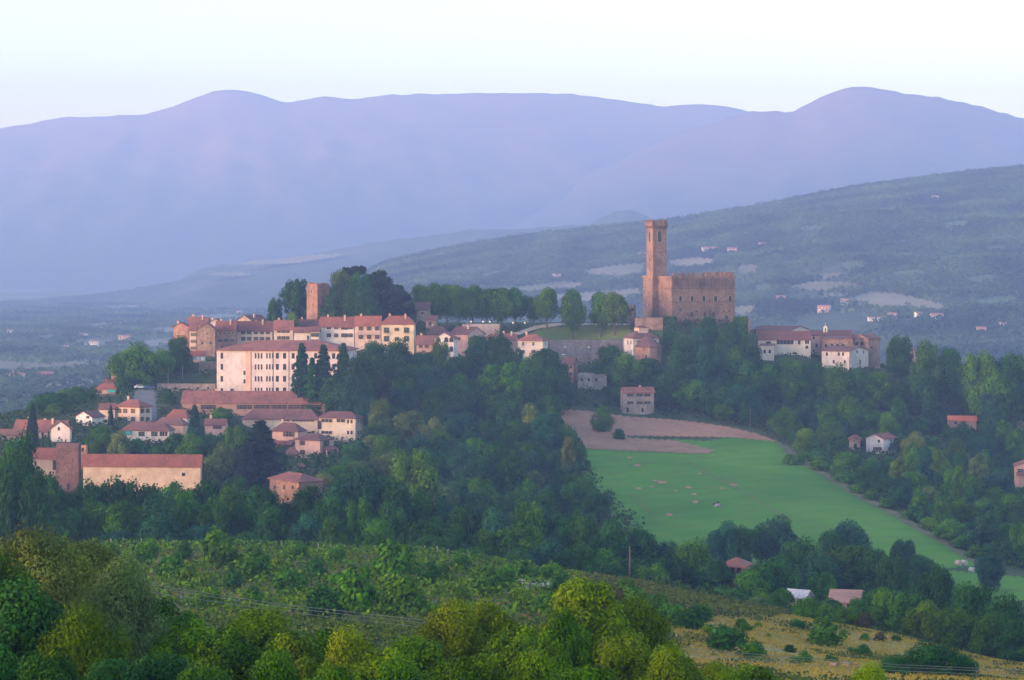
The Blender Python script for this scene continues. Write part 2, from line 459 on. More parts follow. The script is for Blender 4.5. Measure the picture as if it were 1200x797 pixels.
# extras -------------------------------------------------------------
def fpos(h, fr, px, py, side=False):
    th, ex, ey, O, W, D, zb, ze, al = fr
    P0 = O if not side else O + ex * W; e = ex if not side else ey
    t = al(P0, e, px); Y = P0.y + e.y * t; z = -(py - HY) / F * Y - zb
    return t - W/2 if not side else t - D/2, z
def strip_window(px0, px1, py0, py1, side=False):
    def f(root, h, fr):
        a, z1 = fpos(h, fr, px0, py0, side); b_, z0 = fpos(h, fr, px1, py1, side)
        D = fr[5]; W = fr[4]; n = max(2, int((b_ - a) / 1.3)); b = MB()
        b.box((a, -.03, z0), (b_, .02, z1), 0)
        for i in range(n + 1):
            x = a + (b_ - a) * i / n; b.box((x - .05, -.1, z0), (x + .05, .01, z1), 1)
        b.box((a - .1, -.12, z1), (b_ + .1, .01, z1 + .12), 1); b.box((a - .1, -.16, z0 - .12), (b_ + .1, .01, z0), 1)
        b.obj('window', [GLASS, FRAME], root, (0, -D/2, 0) if not side else (W/2, 0, 0), (0, 0, 0) if not side else (0, 0, math.pi/2))
    return f
def pilaster(px0, px1, col):
    def f(root, h, fr):
        a, _ = fpos(h, fr, px0, 400); b_, _ = fpos(h, fr, px1, 400)
        b = MB(); b.box((a, -.25, -5), (b_, .01, fr[7] - fr[6] - .02)); b.obj('pilaster', plaster(col), root, (0, -fr[5]/2, 0))
    return f
def downpipe(px):
    def f(root, h, fr):
        a, _ = fpos(h, fr, px, 400); b = MB(); b.tube([(a, -.12, -3), (a, -.12, fr[7]-fr[6]-.1)], .1, 6); b.obj('downpipe', SH_B, root, (0, -fr[5]/2, 0))
    return f
def balcony(px0, px1, py):
    def f(root, h, fr):
        a, z = fpos(h, fr, px0, py); b_, _ = fpos(h, fr, px1, py)
        b = MB(); b.box((a, -1.1, z - .15), (b_, .01, z), 0)
        n = int((b_ - a) / .3)
        for i in range(n + 1): x = a + (b_ - a)*i/n; b.box((x-.02, -1.08, z), (x+.02, -1.04, z+.95), 1)
        b.box((a, -1.1, z+.95), (b_, -1.02, z+1.0), 1); b.obj('balcony', [FRAME, SH_B], root, (0, -fr[5]/2, 0))
    return f
def awning(px0, px1, py, col, drop=1.0, out_=1.6):
    def f(root, h, fr):
        a, z = fpos(h, fr, px0, py); b_, _ = fpos(h, fr, px1, py); b = MB()
        b.prism([(0, z), (-out_, z - drop), (-out_, z - drop - .3), (-out_ + .04, z - drop - .3), (0, z - .08)], 'x', a, b_)
        b.obj('awning', flat('awning_cloth', col, .8), root, (0, -fr[5]/2, 0))
    return f
def porch_roof(px0, px1, py, dz=1.0, out_=2.2, side=False):
    def f(root, h, fr):
        a, z = fpos(h, fr, px0, py, side); b_, _ = fpos(h, fr, px1, py, side); b = MB()
        b.prism([(0, z + dz), (-out_, z), (-out_, z - .2), (0, z + dz - .2)], 'x', a, b_)
        o = b.obj('porch_roof', tiles(TERRA), root, (0, -fr[5]/2, 0) if not side else (fr[4]/2, 0, 0), (0, 0, 0) if not side else (0, 0, math.pi/2))
        c = MB()
        for x in (a + .3, b_ - .3): c.box((x-.15, -out_+.1, z-3), (x+.15, -out_+.4, z-.05))
        c.obj('post', plaster(PINK), o)
    return f
def cupola(root, h, fr):
    W, D = fr[4], fr[5]; rh = h['rh'] * h['d'] / F; Hh = fr[7] - fr[6]; b = MB()
    b.box((-2.2, -2.2, Hh + rh - 2.2), (2.2, 2.2, Hh + rh + .9), 0)
    v = [(-2.7, -2.7, Hh+rh+.9), (2.7, -2.7, Hh+rh+.9), (2.7, 2.7, Hh+rh+.9), (-2.7, 2.7, Hh+rh+.9), (0, 0, Hh+rh+2.0)]
    b.add(v, [(0,1,4), (1,2,4), (2,3,4), (3,0,4), (3,2,1,0)], 1); b.obj('cupola', [plaster(PINK), tiles(TERRA)], root)
def apse(root, h, fr):
    W, D = fr[4], fr[5]; Hh = fr[7] - fr[6] - 3.6; n = 10; r = 5.6; cx, cy = W/2 + 2.2, 0
    P = [(cx + r*math.cos(-math.pi/2 + 2*math.pi*i/n), cy + r*math.sin(-math.pi/2 + 2*math.pi*i/n)) for i in range(n)]
    b = MB(); b.prism(P, 'z', -9, Hh, 0); w = b.obj('apse', stone((.42, .24, .18)), root)
    P2 = [(cx + (x-cx)*1.1, cy + (y-cy)*1.1, Hh) for x, y in P]
    b = MB(); b.add(P2 + [(cx - 1.5, cy, Hh + 5.2)] + [(x, y, Hh - .2) for x, y, z in P2], [(i, (i+1) % n, n) for i in range(n)] + [(i, n+1+i, n+1+(i+1) % n, (i+1) % n) for i in range(n)] + [tuple(n+1+i for i in range(n-1, -1, -1))])
    b.obj('apse_roof', tiles(TERRA2), w)
    for a in (-75, -35):
        x, y = cx + r*.985*math.cos(R(a)), cy + r*.985*math.sin(R(a))
        link('window', window_mesh(.9, 1.6, 'p'), w, (x, y, Hh - 5), (0, 0, R(a) + math.pi/2))
def belfry(root, h, fr):
    W, D = fr[4], fr[5]; x, z = fpos(h, fr, 967.5, 393); b = MB()
    for s in (-1, 1): b.box((x - .85 if s < 0 else x + .35, -.5, z - 1), (x - .35 if s < 0 else x + .85, .5, z + 3.2))
    b.box((x - .85, -.5, z - 1.0), (x + .85, .5, z + .6)); b.prism([(x - 1.1, z + 3.2), (x + 1.1, z + 3.2), (x, z + 4.3)], 'y', -.6, .6)
    b.tube([(x, 0, z + 4.2), (x, 0, z + 5.2)], .08, 5)
    bo = b.obj('belfry', plaster(WHITE), root, (0, -D/2 + 3, 0))
    c = MB(); c.tube([(x, 0, z + 1.2), (x, 0, z + 1.5), (x, 0, z + 2.2), (x, 0, z + 2.5)], [.36, .3, .2, .06], 10); c.obj('bell', flat('bronze', (.12, .10, .05), .4, .8), bo)
def multi(*fs):
    def f(r, h, fr):
        for g in fs: g(r, h, fr)
    return f

# ---- old town on the ridge, left
H('reddish stone house at the left tip of the ridge town', 'house', 203, 221, 224, 408, 383, 955, 20, 'gy', 4.5, (.42, .24, .18), 's', TERRA2, [([390], [208, 214], .8, 1.2, 'p')], ch=1)
H('tall reddish house rising behind the left tip of the ridge town', 'house', 220, 243, 246, 400, 379, 975, 12, 'gx', 7, (.45, .27, .21), 'p', TERRA2, [([384], [225, 231, 237], .8, 1.1, 'p')], ch=2)
H('narrow pale plastered house squeezed between two stone houses at the ridge end', 'house', 222, 230, 232, 414, 386, 948, 14, 'gx', 4, (.62, .50, .43), 'p', TERRA2, [([392, 400, 408], [225.5, 228.5], .7, 1.3, 'b')])
H('rough grey-brown stone house with its gable end towards the valley', 'house', 231, 252, 255, 416, 386, 938, 10, 'gy', 7, (.33, .23, .19), 's', TERRA2, [([391], [243], .9, 1.2, 'p'), ([402], [237, 247], .8, 1.1, 'n')], clear=(231, 378, 255, 410))
H('pale gabled house with a white chimney above the stone gable house', 'house', 243, 262, 265, 395, 380, 968, 10, 'gy', 6, (.66, .54, .47), 'p', TERRA2, [([384], [250, 256], .8, 1.0, 'p')], ch=1)
H('brick house with a row of small windows under a red roof', 'house', 253, 276, 278, 408, 385, 945, 8, 'gx', 8, (.43, .25, .20), 's', TERRA, [([390.5], [258, 263, 268, 273], .8, 1.0, 'p'), ([399], [258, 265, 272], .9, 1.3, 'b')], ch=2)
H('ochre gabled house with a brick chimney stack on the ridge behind the long pale terrace', 'house', 275, 298, 316, 392, 378, 985, 35, 'gy', 8, (.62, .46, .36), 'p', TERRA2, [([380], [282, 289], .9, 1.1, 'b')], ch=2)
H('long pale terrace house with two rows of five dark windows', 'house', 277, 319, 321, 402, 386, 950, 6, 'gx', 9, (.70, .57, .51), 'p', TERRA2, [([389.5, 397], [285, 292, 300, 307, 314], .9, 1.5, 'b')], ch=3)
H('cream terrace house with brown shutters next to the long pale terrace', 'house', 321, 343, 344.5, 403, 384, 948, 6, 'gx', 8, (.72, .59, .48), 'p', TERRA, [([388, 396], [327, 332, 337], .8, 1.4, 'b')], ch=1)
H('dark red roofed house high behind the white houses below the ruined tower', 'house', 346, 376, 378, 396, 384, 968, 8, 'gx', 9, (.6, .47, .41), 'p', TERRA2, [([387], [352, 360, 368], .8, 1.0, 'p')], ch=1)
H('plain white windowless house below the ruined tower', 'house', 344.5, 363, 364, 405, 388, 944, 6, 'gx', 4, (.74, .65, .60), 'p', TERRA2, [([396], [361], .9, 1.8, 'n')])
H('narrow white house with teal shutters among the ridge terrace', 'house', 364, 374, 375, 405, 387, 943, 6, 'gx', 4, (.74, .66, .60), 'p', TERRA2, [([392.5, 400], [367, 371.5], .9, 1.5, 'g')])
H('white house with big dark windows and a red roof left of the pink one', 'house', 375, 415, 416, 406, 380, 946, 5, 'gx', 8, (.76, .68, .64), 'p', TERRA, [([383.5, 393], [385.5], 1.9, 1.6, 'n'), ([383.5, 393], [394, 411], .9, 1.5, 'b'), ([384, 393], [404], 1.5, 1.6, 'g')], ch=2)
H('pink plastered house with a long balcony between white and yellow houses', 'house', 416, 446, 447, 408, 379, 944, 5, 'gx', 8, (.72, .54, .47), 'p', TERRA3, [([385, 395], [423, 432.5, 442], .95, 1.6, 'b')], extra=balcony(419, 445, 392), ch=1)
H('yellow cream house with dark green shutters at the end of the ridge row', 'house', 447, 485, 487, 411, 379, 942, 5, 'hip', 8, (.76, .64, .45), 'p', TERRA3, [([387, 397], [453, 476.5], 1.1, 2.2, 'g'), ([386, 397], [465], .9, 1.3, 'g')], extra=multi(balcony(450, 457, 391), balcony(473, 480, 391)), ch=2, clear=(416, 370, 488, 408))
# centre group
H('small dark shed with a slanting red roof under the big cedar', 'shed', 485, 502, 504, 374, 363, 985, 10, 'shed', 7, (.45, .33, .28), 'p', TERRA2, [([367], [495], .8, 1, 'n')], name='shed')
H('ruined grey stone hut on the grassy slope below the avenue', 'hut', 499, 511, 513, 384, 375, 975, 15, 'shed', 3.5, (.32, .25, .22), 's', TERRA2, [([379], [504], .9, 1.5, 'n')], name='stone_hut')
H('red roofed house with reddish walls left of the white arched house', 'house', 488, 508, 510, 412, 402, 935, 10, 'gx', 8, (.56, .37, .31), 'p', TERRA2, [([406], [493, 500], .8, 1.2, 'b')], ch=1)
H('white gabled house with three dark arched windows', 'house', 509, 532, 537, 416, 397, 932, 14, 'gy', 7, (.76, .70, .68), 'p', TERRA, [([398], [513.5, 523, 529], 1.7, 2.0, 'a'), ([409], [529], 1.4, 2.2, 'a')], clear=(500, 388, 537, 411))
H('low house with a broad red roof behind the white arched house', 'house', 500, 524, 527, 402, 391, 952, 12, 'hip', 8, (.62, .44, .37), 'p', TERRA2, [([395], [507, 516], .8, 1.1, 'p')], ch=1)
H('pinkish house with stepped red roofs right of the white arched house', 'house', 526, 548, 568, 409, 392, 948, 40, 'gx', 8, (.62, .43, .38), 'p', TERRA2, [([397], [531, 538], .8, 1.3, 'b')], [([396], [556, 562], .8, 1.2, 'b')], ch=2, clear=(526, 383, 560, 398))
H('small cream house with an orange roof beside the stepped roofs', 'house', 568, 588, 592, 408, 396, 945, 14, 'hip', 5, (.70, .60, .50), 'p', TERRA3, [([400], [574, 582], .8, 1.3, 'p')], clear=(568, 390, 590, 399))
H('low pale terrace wall with three lit lamps on top at the avenue', 'wall', 545, 585, 586, 394, 380, 972, 3, 'none', 0, (.58, .44, .40), 'p', D=1.2, name='terrace_wall', kind='thing')
H('pink house left of the tall white house on the slope', 'house', 584, 604, 607, 408, 398, 952, 12, 'gx', 6, (.66, .48, .42), 'p', TERRA, [([402], [590, 598], .8, 1.1, 'b')], ch=2, clear=(584, 391, 606, 400))
H('tall white house with an orange roof standing alone above the wood', 'house', 607, 636, 642, 424, 399, 940, 18, 'hip', 6, (.76, .66, .57), 'p', TERRA3, [([403], [613, 625], .8, 1.3, 'p'), ([412], [613, 625], .8, 1.3, 'b')], [([403], [639], .8, 1.3, 'p')], clear=(607, 392, 643, 418), ch=1)
# terraces below the avenue
H('long grey stone retaining wall below the grassy bank', 'wall', 640, 731, 732, 416, 398.5, 978, 2, 'none', 0, (.25, .22, .24), 's', D=1.5, name='retaining_wall', kind='thing')
H('brown lower retaining wall under the parked cars', 'wall', 655, 712, 713, 428, 416, 957, 2, 'none', 0, (.34, .25, .21), 's', D=1.2, name='retaining_wall', kind='thing', clear=(657, 412, 700, 420))
H('little tower-like brick house with a grey-red roof under the terrace wall', 'house', 659, 672, 677, 444, 426, 938, 20, 'gx', 6, (.46, .27, .21), 's', TERRA2, [([430, 438], [669], .8, 1.1, 'n')], clear=(659, 419, 677, 440))
H('crumbling grey stone wall with holes among the bushes', 'wall', 677, 711, 713, 456, 439, 928, 5, 'none', 0, (.36, .31, .31), 's', [], [([445], [682, 690, 699], .8, 1.2, 'n')], D=2, name='ruined_wall', kind='thing', clear=(679, 438, 706, 450))
H('white villa with a small roof cupola and a round brick apse below the castle', 'villa', 731, 742, 772, 424, 396, 962, 68, 'hip', 9, (.76, .68, .64), 'p', TERRA2, [([401, 413], [736, 739.5], .8, 1.6, 'p')], [([401.5, 412], [749.5], 1.1, 1.7, 'g'), ([402, 414], [765], 1.5, 2.4, 'g')], extra=multi(cupola, apse), clear=(731, 384, 792, 417), name='villa')
H('pink-grey stone farmhouse standing alone above the ploughed field', 'farmhouse', 727, 730.5, 766.5, 486, 460, 900, 82, 'gy', 5.2, (.50, .36, .33), 's', TERRA3, [], [([463, 472], [738.5, 749.5, 758.5], 1.3, 1.2, 'b'), ([480.5], [735.5, 753], .9, 1.8, 'n')], clear=(722, 452, 770, 487), ch=1, name='farmhouse')
H('square brick gatehouse turret with two dark openings left of the castle', 'turret', 734, 743, 745, 381, 357.5, 1006, 12, 'none', 0, (.36, .22, .19), 's', wf=[([363], [737, 741], 1.2, 1.3, 'n')], name='turret', D=5)
H('brown brick rampart wall at the foot of the castle tower', 'wall', 744, 790, 792, 384, 373, 985, 8, 'none', 0, (.32, .22, .20), 's', D=2, name='rampart_wall', kind='thing')
H('dark brick rampart wall at the right foot of the castle', 'wall', 858, 879, 881, 390, 373.5, 1004, 5, 'none', 0, (.30, .20, .18), 's', D=2, name='rampart_wall', kind='thing')
# convent group on the right
H('long red roofed convent wing with a pale gable beside the castle', 'convent', 880, 926, 948, 402, 388, 1006, 28, 'gx', 4.5, (.70, .56, .49), 'p', TERRA2, [([391], [890, 900, 912], .9, 1.2, 'p')], [([391], [937], 1.0, 1.2, 'n')], name='convent_wing', clear=(880, 381, 948, 395))
H('white convent house with a glazed veranda under a wide red roof', 'convent', 889, 950, 953, 414, 398, 978, 5, 'gx', 9, (.76, .66, .60), 'p', TERRA, [([401], [936.5], 1.1, 1.9, 'n'), ([401], [944.5, 947], .8, 1.5, 'n'), ([407], [945.5], 1.2, 1.3, 'n'), ([403], [900.5], 2.2, 2.0, 'n')], extra=strip_window(910, 930, 398.8, 403.5), name='convent_house', clear=(889, 388, 953, 410))
H('low white annex with a dark porch at the left end of the convent', 'annex', 891, 907, 909, 419, 405, 970, 8, 'shed', 3, (.72, .64, .58), 'p', TERRA2, [([412], [896, 902], 1.0, 1.5, 'n')], name='annex', clear=(891, 401, 909, 414))
H('pinkish convent church with a small white bell gable on its roof', 'church', 950, 998, 1001, 416, 393, 990, 6, 'gx', 5, (.60, .42, .36), 'p', TERRA2, [([396], [953.5], .9, 1.2, 'n'), ([405], [957], .9, 1.6, 'n')], extra=belfry, name='church', clear=(950, 380, 1000, 408))
H('brown church aisle with a row of arched openings', 'church aisle', 963, 999, 1000, 416, 397, 982, 4, 'shed', 2.5, (.42, .26, .22), 's', TERRA2, [([405], [968, 975, 981.5, 988], 1.4, 1.5, 'a')], name='church_aisle')
H('low red roofed convent link wing between church and brown tower block', 'convent', 999, 1017, 1018, 416, 397, 988, 4, 'gx', 4.5, (.50, .33, .28), 's', TERRA, [([402, 403.5], [1004, 1010], 1.2, 1.0, 'n')], name='convent_wing')
H('tall brown stone end block of the convent with one small window', 'convent', 1000, 1017.5, 1031.5, 431, 397, 985, 62, 'gy', 4.5, (.36, .24, .20), 's', TERRA2, [], [([407], [1021.5], .9, 1.0, 'n')], name='convent_block', clear=(1012, 391, 1032, 424))
H('white rendered convent house with scattered dark windows in front', 'convent', 963, 995, 1017.5, 431, 412, 966, 35, 'gx', 4.5, (.76, .66, .61), 'p', TERRA2, [([415], [969, 983, 988], 1.0, 1.5, 'n'), ([424], [977, 990], .9, 1.4, 'n')], [([412.5], [1004.5], 1.5, 1.3, 'n'), ([412.5], [1012], 1.0, 1.2, 'n'), ([424.5], [1008], 1.1, 2.0, 'n')], name='convent_house', clear=(963, 406, 1018, 426))
H('red and white gabled house peeping out behind the ridge trees', 'house', 1066, 1072, 1073, 428, 413, 990, 12, 'gy', 5, (.66, .5, .46), 'p', TERRA3, [([417], [1069], .8, 1.1, 'p')], clear=(1065, 406, 1073, 416))
H('isolated white farmhouse in the right-hand wood with a tiled roof', 'farmhouse', 1015, 1035, 1050.5, 534, 514.5, 850, 40, 'gy', 4.5, (.78, .70, .70), 'p', TERRA3, [([517], [1030], .9, 1.1, 'n'), ([526], [1026, 1031], .9, 1.2, 'b')], [([516], [1044], .9, 1.3, 'n'), ([526], [1042], .9, 1.3, 'n')], name='farmhouse', clear=(1012, 507, 1053, 531))
H('small pink brick shed with an arched dark doorway left of the white farmhouse', 'shed', 995, 1007.5, 1008.5, 529, 516, 855, 10, 'gy', 3, (.56, .36, .30), 's', TERRA3, [([523], [1002.5], 1.1, 2.0, 'a')], name='shed', clear=(993, 511, 1010, 526), D=5)
H('long low shed with a bright orange roof under the ridge trees', 'shed', 1112, 1144, 1146, 498, 493, 905, 8, 'gx', 4, (.55, .33, .25), 'p', (.62, .16, .09), [([495.5], [1120, 1130], .9, .9, 'n')], name='shed', clear=(1110, 486, 1146, 494))
H('pink house with a red roof cut by the right edge', 'house', 1190, 1222, 1226, 566, 547, 790, 10, 'gy', 6, (.66, .40, .34), 'p', TERRA3, [([552], [1196, 1204], 1.0, 1.5, 'b')], extra=porch_roof(1191, 1212, 556, .8, 2), clear=(1189, 540, 1226, 562))
# big white block and school
def big_extra(root, h, fr):
    for p in ((288, 294, (.62, .40, .34)),): pilaster(*p)(root, h, fr)
    for p in (325 - 5, 338.5): downpipe(p)(root, h, fr)
H('large white four storey institute with rows of slender windows and a red hip roof', 'institute', 254, 404, 418, 474, 411, 862, 7, 'hip', 10, (.76, .68, .66), 'p', TERRA3,
  [([417, 430, 444, 458.5], [260], 1.0, 2.2, 'n'), ([437, 447], [286.5], .8, 1.6, 'n'), ([417, 430, 444, 457.5], [299.5, 303, 306.5, 312.8, 316.2, 319.6], .62, 2.0, 'n'), ([417, 430, 444, 457.5], [325, 333.5, 343.5, 370, 381, 391], 1.2, 2.2, 'n'), ([459], [272], 1.3, 2.2, 'p')],
  [([417, 430], [409, 414], 1.0, 2.0, 'n')], extra=big_extra, name='institute_building', clear=(250, 400, 345, 462), D=16, ring=1.0, ch=0, over=.9)
H('long single storey school wing with a red roof and a band of windows', 'school', 213, 381, 385, 488, 472, 838, 5, 'gx', 12, (.50, .30, .24), 'p', TERRA,
  [([477], [239, 244, 249.5, 281, 286.5, 292, 301, 307, 313, 321, 327, 333, 341, 347.5, 354, 361, 367, 373], 1.1, 1.7, 'b')], name='school_wing', clear=(212, 459, 385, 484), D=14, ch=1)
H('broad red roofed gymnasium with a strip of high windows', 'gymnasium', 284, 373, 378, 512, 491, 818, 8, 'hip', 10, (.70, .57, .46), 'p', TERRA2, [], extra=multi(strip_window(329, 340, 490.8, 493.5), strip_window(342, 368, 490.8, 494)), name='gymnasium', clear=(300, 480, 375, 498), D=16)
H('cream two storey school block with dark strip windows', 'school', 374, 416.5, 425, 524, 490, 806, 22, 'hip', 6, (.74, .62, .49), 'p', TERRA2, [([494, 507], [408, 412], .8, 1.3, 'n'), ([498], [373.5, 375.5], 1.0, 3, 'n')], [([494, 507], [420, 423], .8, 1.3, 'n')], extra=multi(strip_window(376.5, 389.5, 490.8, 495), strip_window(394.5, 404.5, 490.8, 495), strip_window(376.5, 389.5, 505, 508.5)), name='school_block', clear=(374, 483, 425, 517))
# pink villas
H('pink villa with a hip roof directly below the gymnasium', 'villa', 319, 349, 358, 524, 505, 782, 24, 'hip', 8, (.66, .42, .35), 'p', TERRA2, [([509], [338.5], 2.2, 1.6, 'b'), ([518], [342], 1.2, 1.5, 'b')], extra=porch_roof(322, 345, 520, 1.2), name='villa', ch=1, clear=(326, 497, 358, 520))
H('pink villa with covered porch and two rows of windows below the school block', 'villa', 346, 375, 391, 545, 516, 768, 34, 'hip', 6, (.68, .44, .37), 'p', TERRA2, [([519, 530], [354.5], 1.1, 1.6, 'b')], [([520], [382], 1.6, 2.0, 'b'), ([533], [380, 386], 1.2, 1.8, 'n')], extra=porch_roof(377, 391, 527, 1.0, 2.2, True), name='villa', clear=(344, 509, 391, 536))
H('low pink annex with a porch roof left of the lower pink villa', 'annex', 334, 348, 350, 547, 531, 766, 10, 'hip', 5, (.70, .46, .38), 'p', TERRA2, [([535], [338.5, 343], .9, 1.5, 'b')], name='annex', clear=(334, 525, 350, 540))
H('small pink outbuilding with a red hip roof below the villas', 'outbuilding', 344, 358, 361, 558, 549, 742, 14, 'hip', 4.5, (.66, .43, .37), 'p', TERRA, [([552.5], [350], .8, 1.3, 'n')], name='outbuilding', clear=(344, 544, 361, 554), D=6)
H('pinkish house with brown windows half hidden by conifers left of the gymnasium', 'house', 240, 264, 267, 519, 497, 800, 12, 'gx', 5, (.62, .41, .36), 'p', TERRA2, [([500], [252.5, 257], .9, 1.6, 'b'), ([509], [247, 259], .9, 1.4, 'p')], clear=(241, 491, 266, 506), ch=1)
H('brown brick barn with a low red roof above the dark tree belt', 'barn', 316, 350, 378, 592, 565, 655, 52, 'hip', 7, (.33, .20, .15), 's', TERRA, [([571], [322, 333, 343], .9, 1.0, 'n')], [([573], [365], 1.0, 1.1, 'n')], name='barn', clear=(316, 557, 378, 581))
# lower left town
H('pink house with a turquoise awning at the top of the left slope', 'house', 113, 136, 139, 470, 455, 880, 10, 'hip', 4.5, (.60, .38, .32), 'p', TERRA3, [([459], [118], .9, 1.3, 'p')], extra=awning(127, 137, 456, (.02, .35, .30), .9), clear=(112, 450, 139, 467))
H('upper storey house with a red roof behind the turquoise awning house', 'house', 122, 135, 138, 460, 449.5, 892, 14, 'gx', 5, (.60, .42, .36), 'p', TERRA2, [([452], [129], .8, .9, 'n')], clear=(122, 444, 138, 452))
H('low red roof lean-to below the turquoise awning house', 'lean-to', 112, 134, 137, 474, 468, 868, 12, 'shed', 4, (.56, .38, .32), 'p', TERRA2, [([470], [118], .8, 1.0, 'n')], name='lean_to', clear=(112, 463, 137, 470))
H('cream three storey apartment house with a red hip roof on the left slope', 'apartment house', 135.5, 163.5, 178, 502, 477, 812, 30, 'hip', 7, (.74, .58, .45), 'p', TERRA3, [([481.5, 491], [140, 147, 156], .95, 1.5, 'b')], [([481.5, 491], [166.5, 173], .9, 1.4, 'b')], name='apartment_house', clear=(134, 469, 179, 494), ch=1)
H('cream wing with a sloping roof left of the apartment house', 'house', 116, 134.5, 136, 498, 479, 816, 8, 'shed', 4, (.72, .58, .48), 'p', TERRA2, [([483], [128], 1.0, 1.1, 'p'), ([490], [120], 1.0, 1.4, 'p')], clear=(116, 472, 135, 488))
H('white gabled house with dark windows left of the cream apartment house', 'house', 89, 108, 122, 508, 489, 800, 36, 'gy', 6, (.78, .72, .72), 'p', TERRA2, [([489], [103], 1.6, .9, 'n'), ([498], [105], 1.1, 1.6, 'n'), ([498], [95], .9, 1.3, 'p')], [([497], [116], 1.0, 1.3, 'p')], clear=(89, 482, 116, 502))
H('low white house with green shutters and wide red roof before the apartment house', 'house', 143, 198, 204, 519, 504, 772, 10, 'hip', 8, (.74, .68, .66), 'p', TERRA2, [([508.5], [166, 181], 1.1, 1.5, 'g'), ([508.5], [188.5, 191.5, 194.8], .8, 1.5, 'n')], extra=awning(144, 154, 505, (.03, .28, .27), .8), clear=(143, 495, 203, 512), D=12)
H('peach house with a dark red roof right of the low white house', 'house', 181, 215, 220, 516, 497, 786, 12, 'hip', 6.5, (.70, .46, .35), 'p', TERRA2, [([503], [190, 202], .9, 1.3, 'p')], clear=(198, 489, 216, 508))
H('white house with an orange roof above the peach house', 'house', 196, 219, 223, 500, 488, 805, 14, 'hip', 7, (.76, .70, .68), 'p', TERRA3, [([492], [203, 212], .9, 1.1, 'p')], clear=(196, 480, 222, 492))
H('wide red roofed house with a white gable at the left near the tall cypress', 'house', 16, 76, 84, 518, 505, 770, 14, 'gx', 11, (.66, .50, .44), 'p', TERRA, [([508], [28, 50, 64], .9, 1.3, 'p')], clear=(15, 494, 83, 508), ch=3, D=12)
H('white gabled front wing with one small window near the tall cypress', 'house', 60, 82, 84, 517, 502, 757, 8, 'gy', 8, (.78, .72, .70), 'p', TERRA, [([502.5], [69], .8, 1.2, 'n')], clear=(60, 494, 84, 511), D=8)
H('low flat roofed brown house at the left edge of the picture', 'house', -12, 30, 33, 520, 509, 762, 8, 'hip', 5, (.48, .36, .31), 'p', TERRA2, [([512], [6, 20], .9, 1.0, 'p')], clear=(0, 503, 32, 513))
H('rough reddish stone tower house with a ragged flat top', 'tower house', 66, 92, 95, 586, 523, 682, 10, 'gx', 2.5, (.20, .115, .10), 's', TERRA2, [([570], [80], .8, 1.8, 'n')], name='tower_house', clear=(60, 518, 95, 570), over=.1)
H('orange brick cube house behind the stone tower house', 'house', 90, 101, 103, 548, 522, 694, 12, 'none', 0, (.58, .27, .17), 's', [], [([527], [97], .8, 1.2, 'n')], clear=(90, 519, 103, 534), D=5)
H('grey barn wing with a red roof left of the stone tower house', 'barn', 38, 65, 67, 576, 533, 690, 8, 'gx', 7, (.33, .28, .26), 'p', TERRA, [([545], [64], 1.2, 3, 'n')], name='barn', clear=(38, 526, 67, 553), D=8)
H('very long cream barn with a red roof in the lower left', 'barn', 97.5, 235, 237, 594, 543.5, 676, 4, 'gx', 9.5, (.68, .52, .38), 'p', TERRA3, [([572], [103], 1.0, 2.4, 'n'), ([556], [215], 1.0, 1.0, 'n')], name='barn', clear=(94, 533, 237, 560), D=9)
H('grey stone wall retaining the road beside the big white institute', 'wall', 184, 252, 253, 468, 450, 884, 3, 'none', 0, (.38, .30, .28), 's', [], [([455], [205, 232, 244], .8, .8, 'n')], D=1.5, name='retaining_wall', kind='thing', clear=(190, 449, 252, 461))
H('low red roofed outhouse under the stone gable house', 'outhouse', 221, 239, 241, 424, 417, 925, 12, 'shed', 4, (.56, .40, .35), 'p', TERRA3, [([420], [228], .8, 1.0, 'n')], name='outhouse', clear=(220, 412, 241, 421), D=7)
H('old brown stone garden wall below the outhouse', 'wall', 233, 253, 255, 444, 424, 915, 12, 'none', 0, (.32, .24, .21), 's', D=1.5, name='garden_wall', kind='thing', clear=(235, 424, 253, 436))
H('tall thin ruined chimney-like house end behind the big oak on the left slope', 'ruin', 130, 137, 138.5, 452, 425, 905, 14, 'none', 0, (.42, .30, .27), 's', D=4, name='ruin', clear=(130, 424, 137, 440), wf=[([431], [134], .7, 1.0, 'n')])
# lower right
H('reddish house with an orange roof half hidden among trees below the green field', 'house', 846, 872, 879, 690, 664, 470, 18, 'hip', 7, (.44, .24, .20), 's', TERRA3, [([668], [858, 866], .9, 1.2, 'n'), ([678], [852, 862], .9, 1.3, 'b')], clear=(850, 656, 878, 668))
H('white roofed shed among trees below the green field', 'shed', 921, 944, 951, 709, 700, 445, 30, 'gx', 6, (.6, .56, .55), 'p', (.42, .40, .42), [([703], [930, 938], .8, 1.0, 'n')], name='shed', clear=(921, 692, 952, 702), D=8)
H('low house with a tan tiled roof behind the dry slope', 'house', 972, 1006, 1011, 722, 707, 430, 12, 'gx', 8, (.50, .36, .30), 'p', (.42, .22, .17), [([711], [985, 995], .8, 1.0, 'n')], clear=(975, 697, 1010, 706))

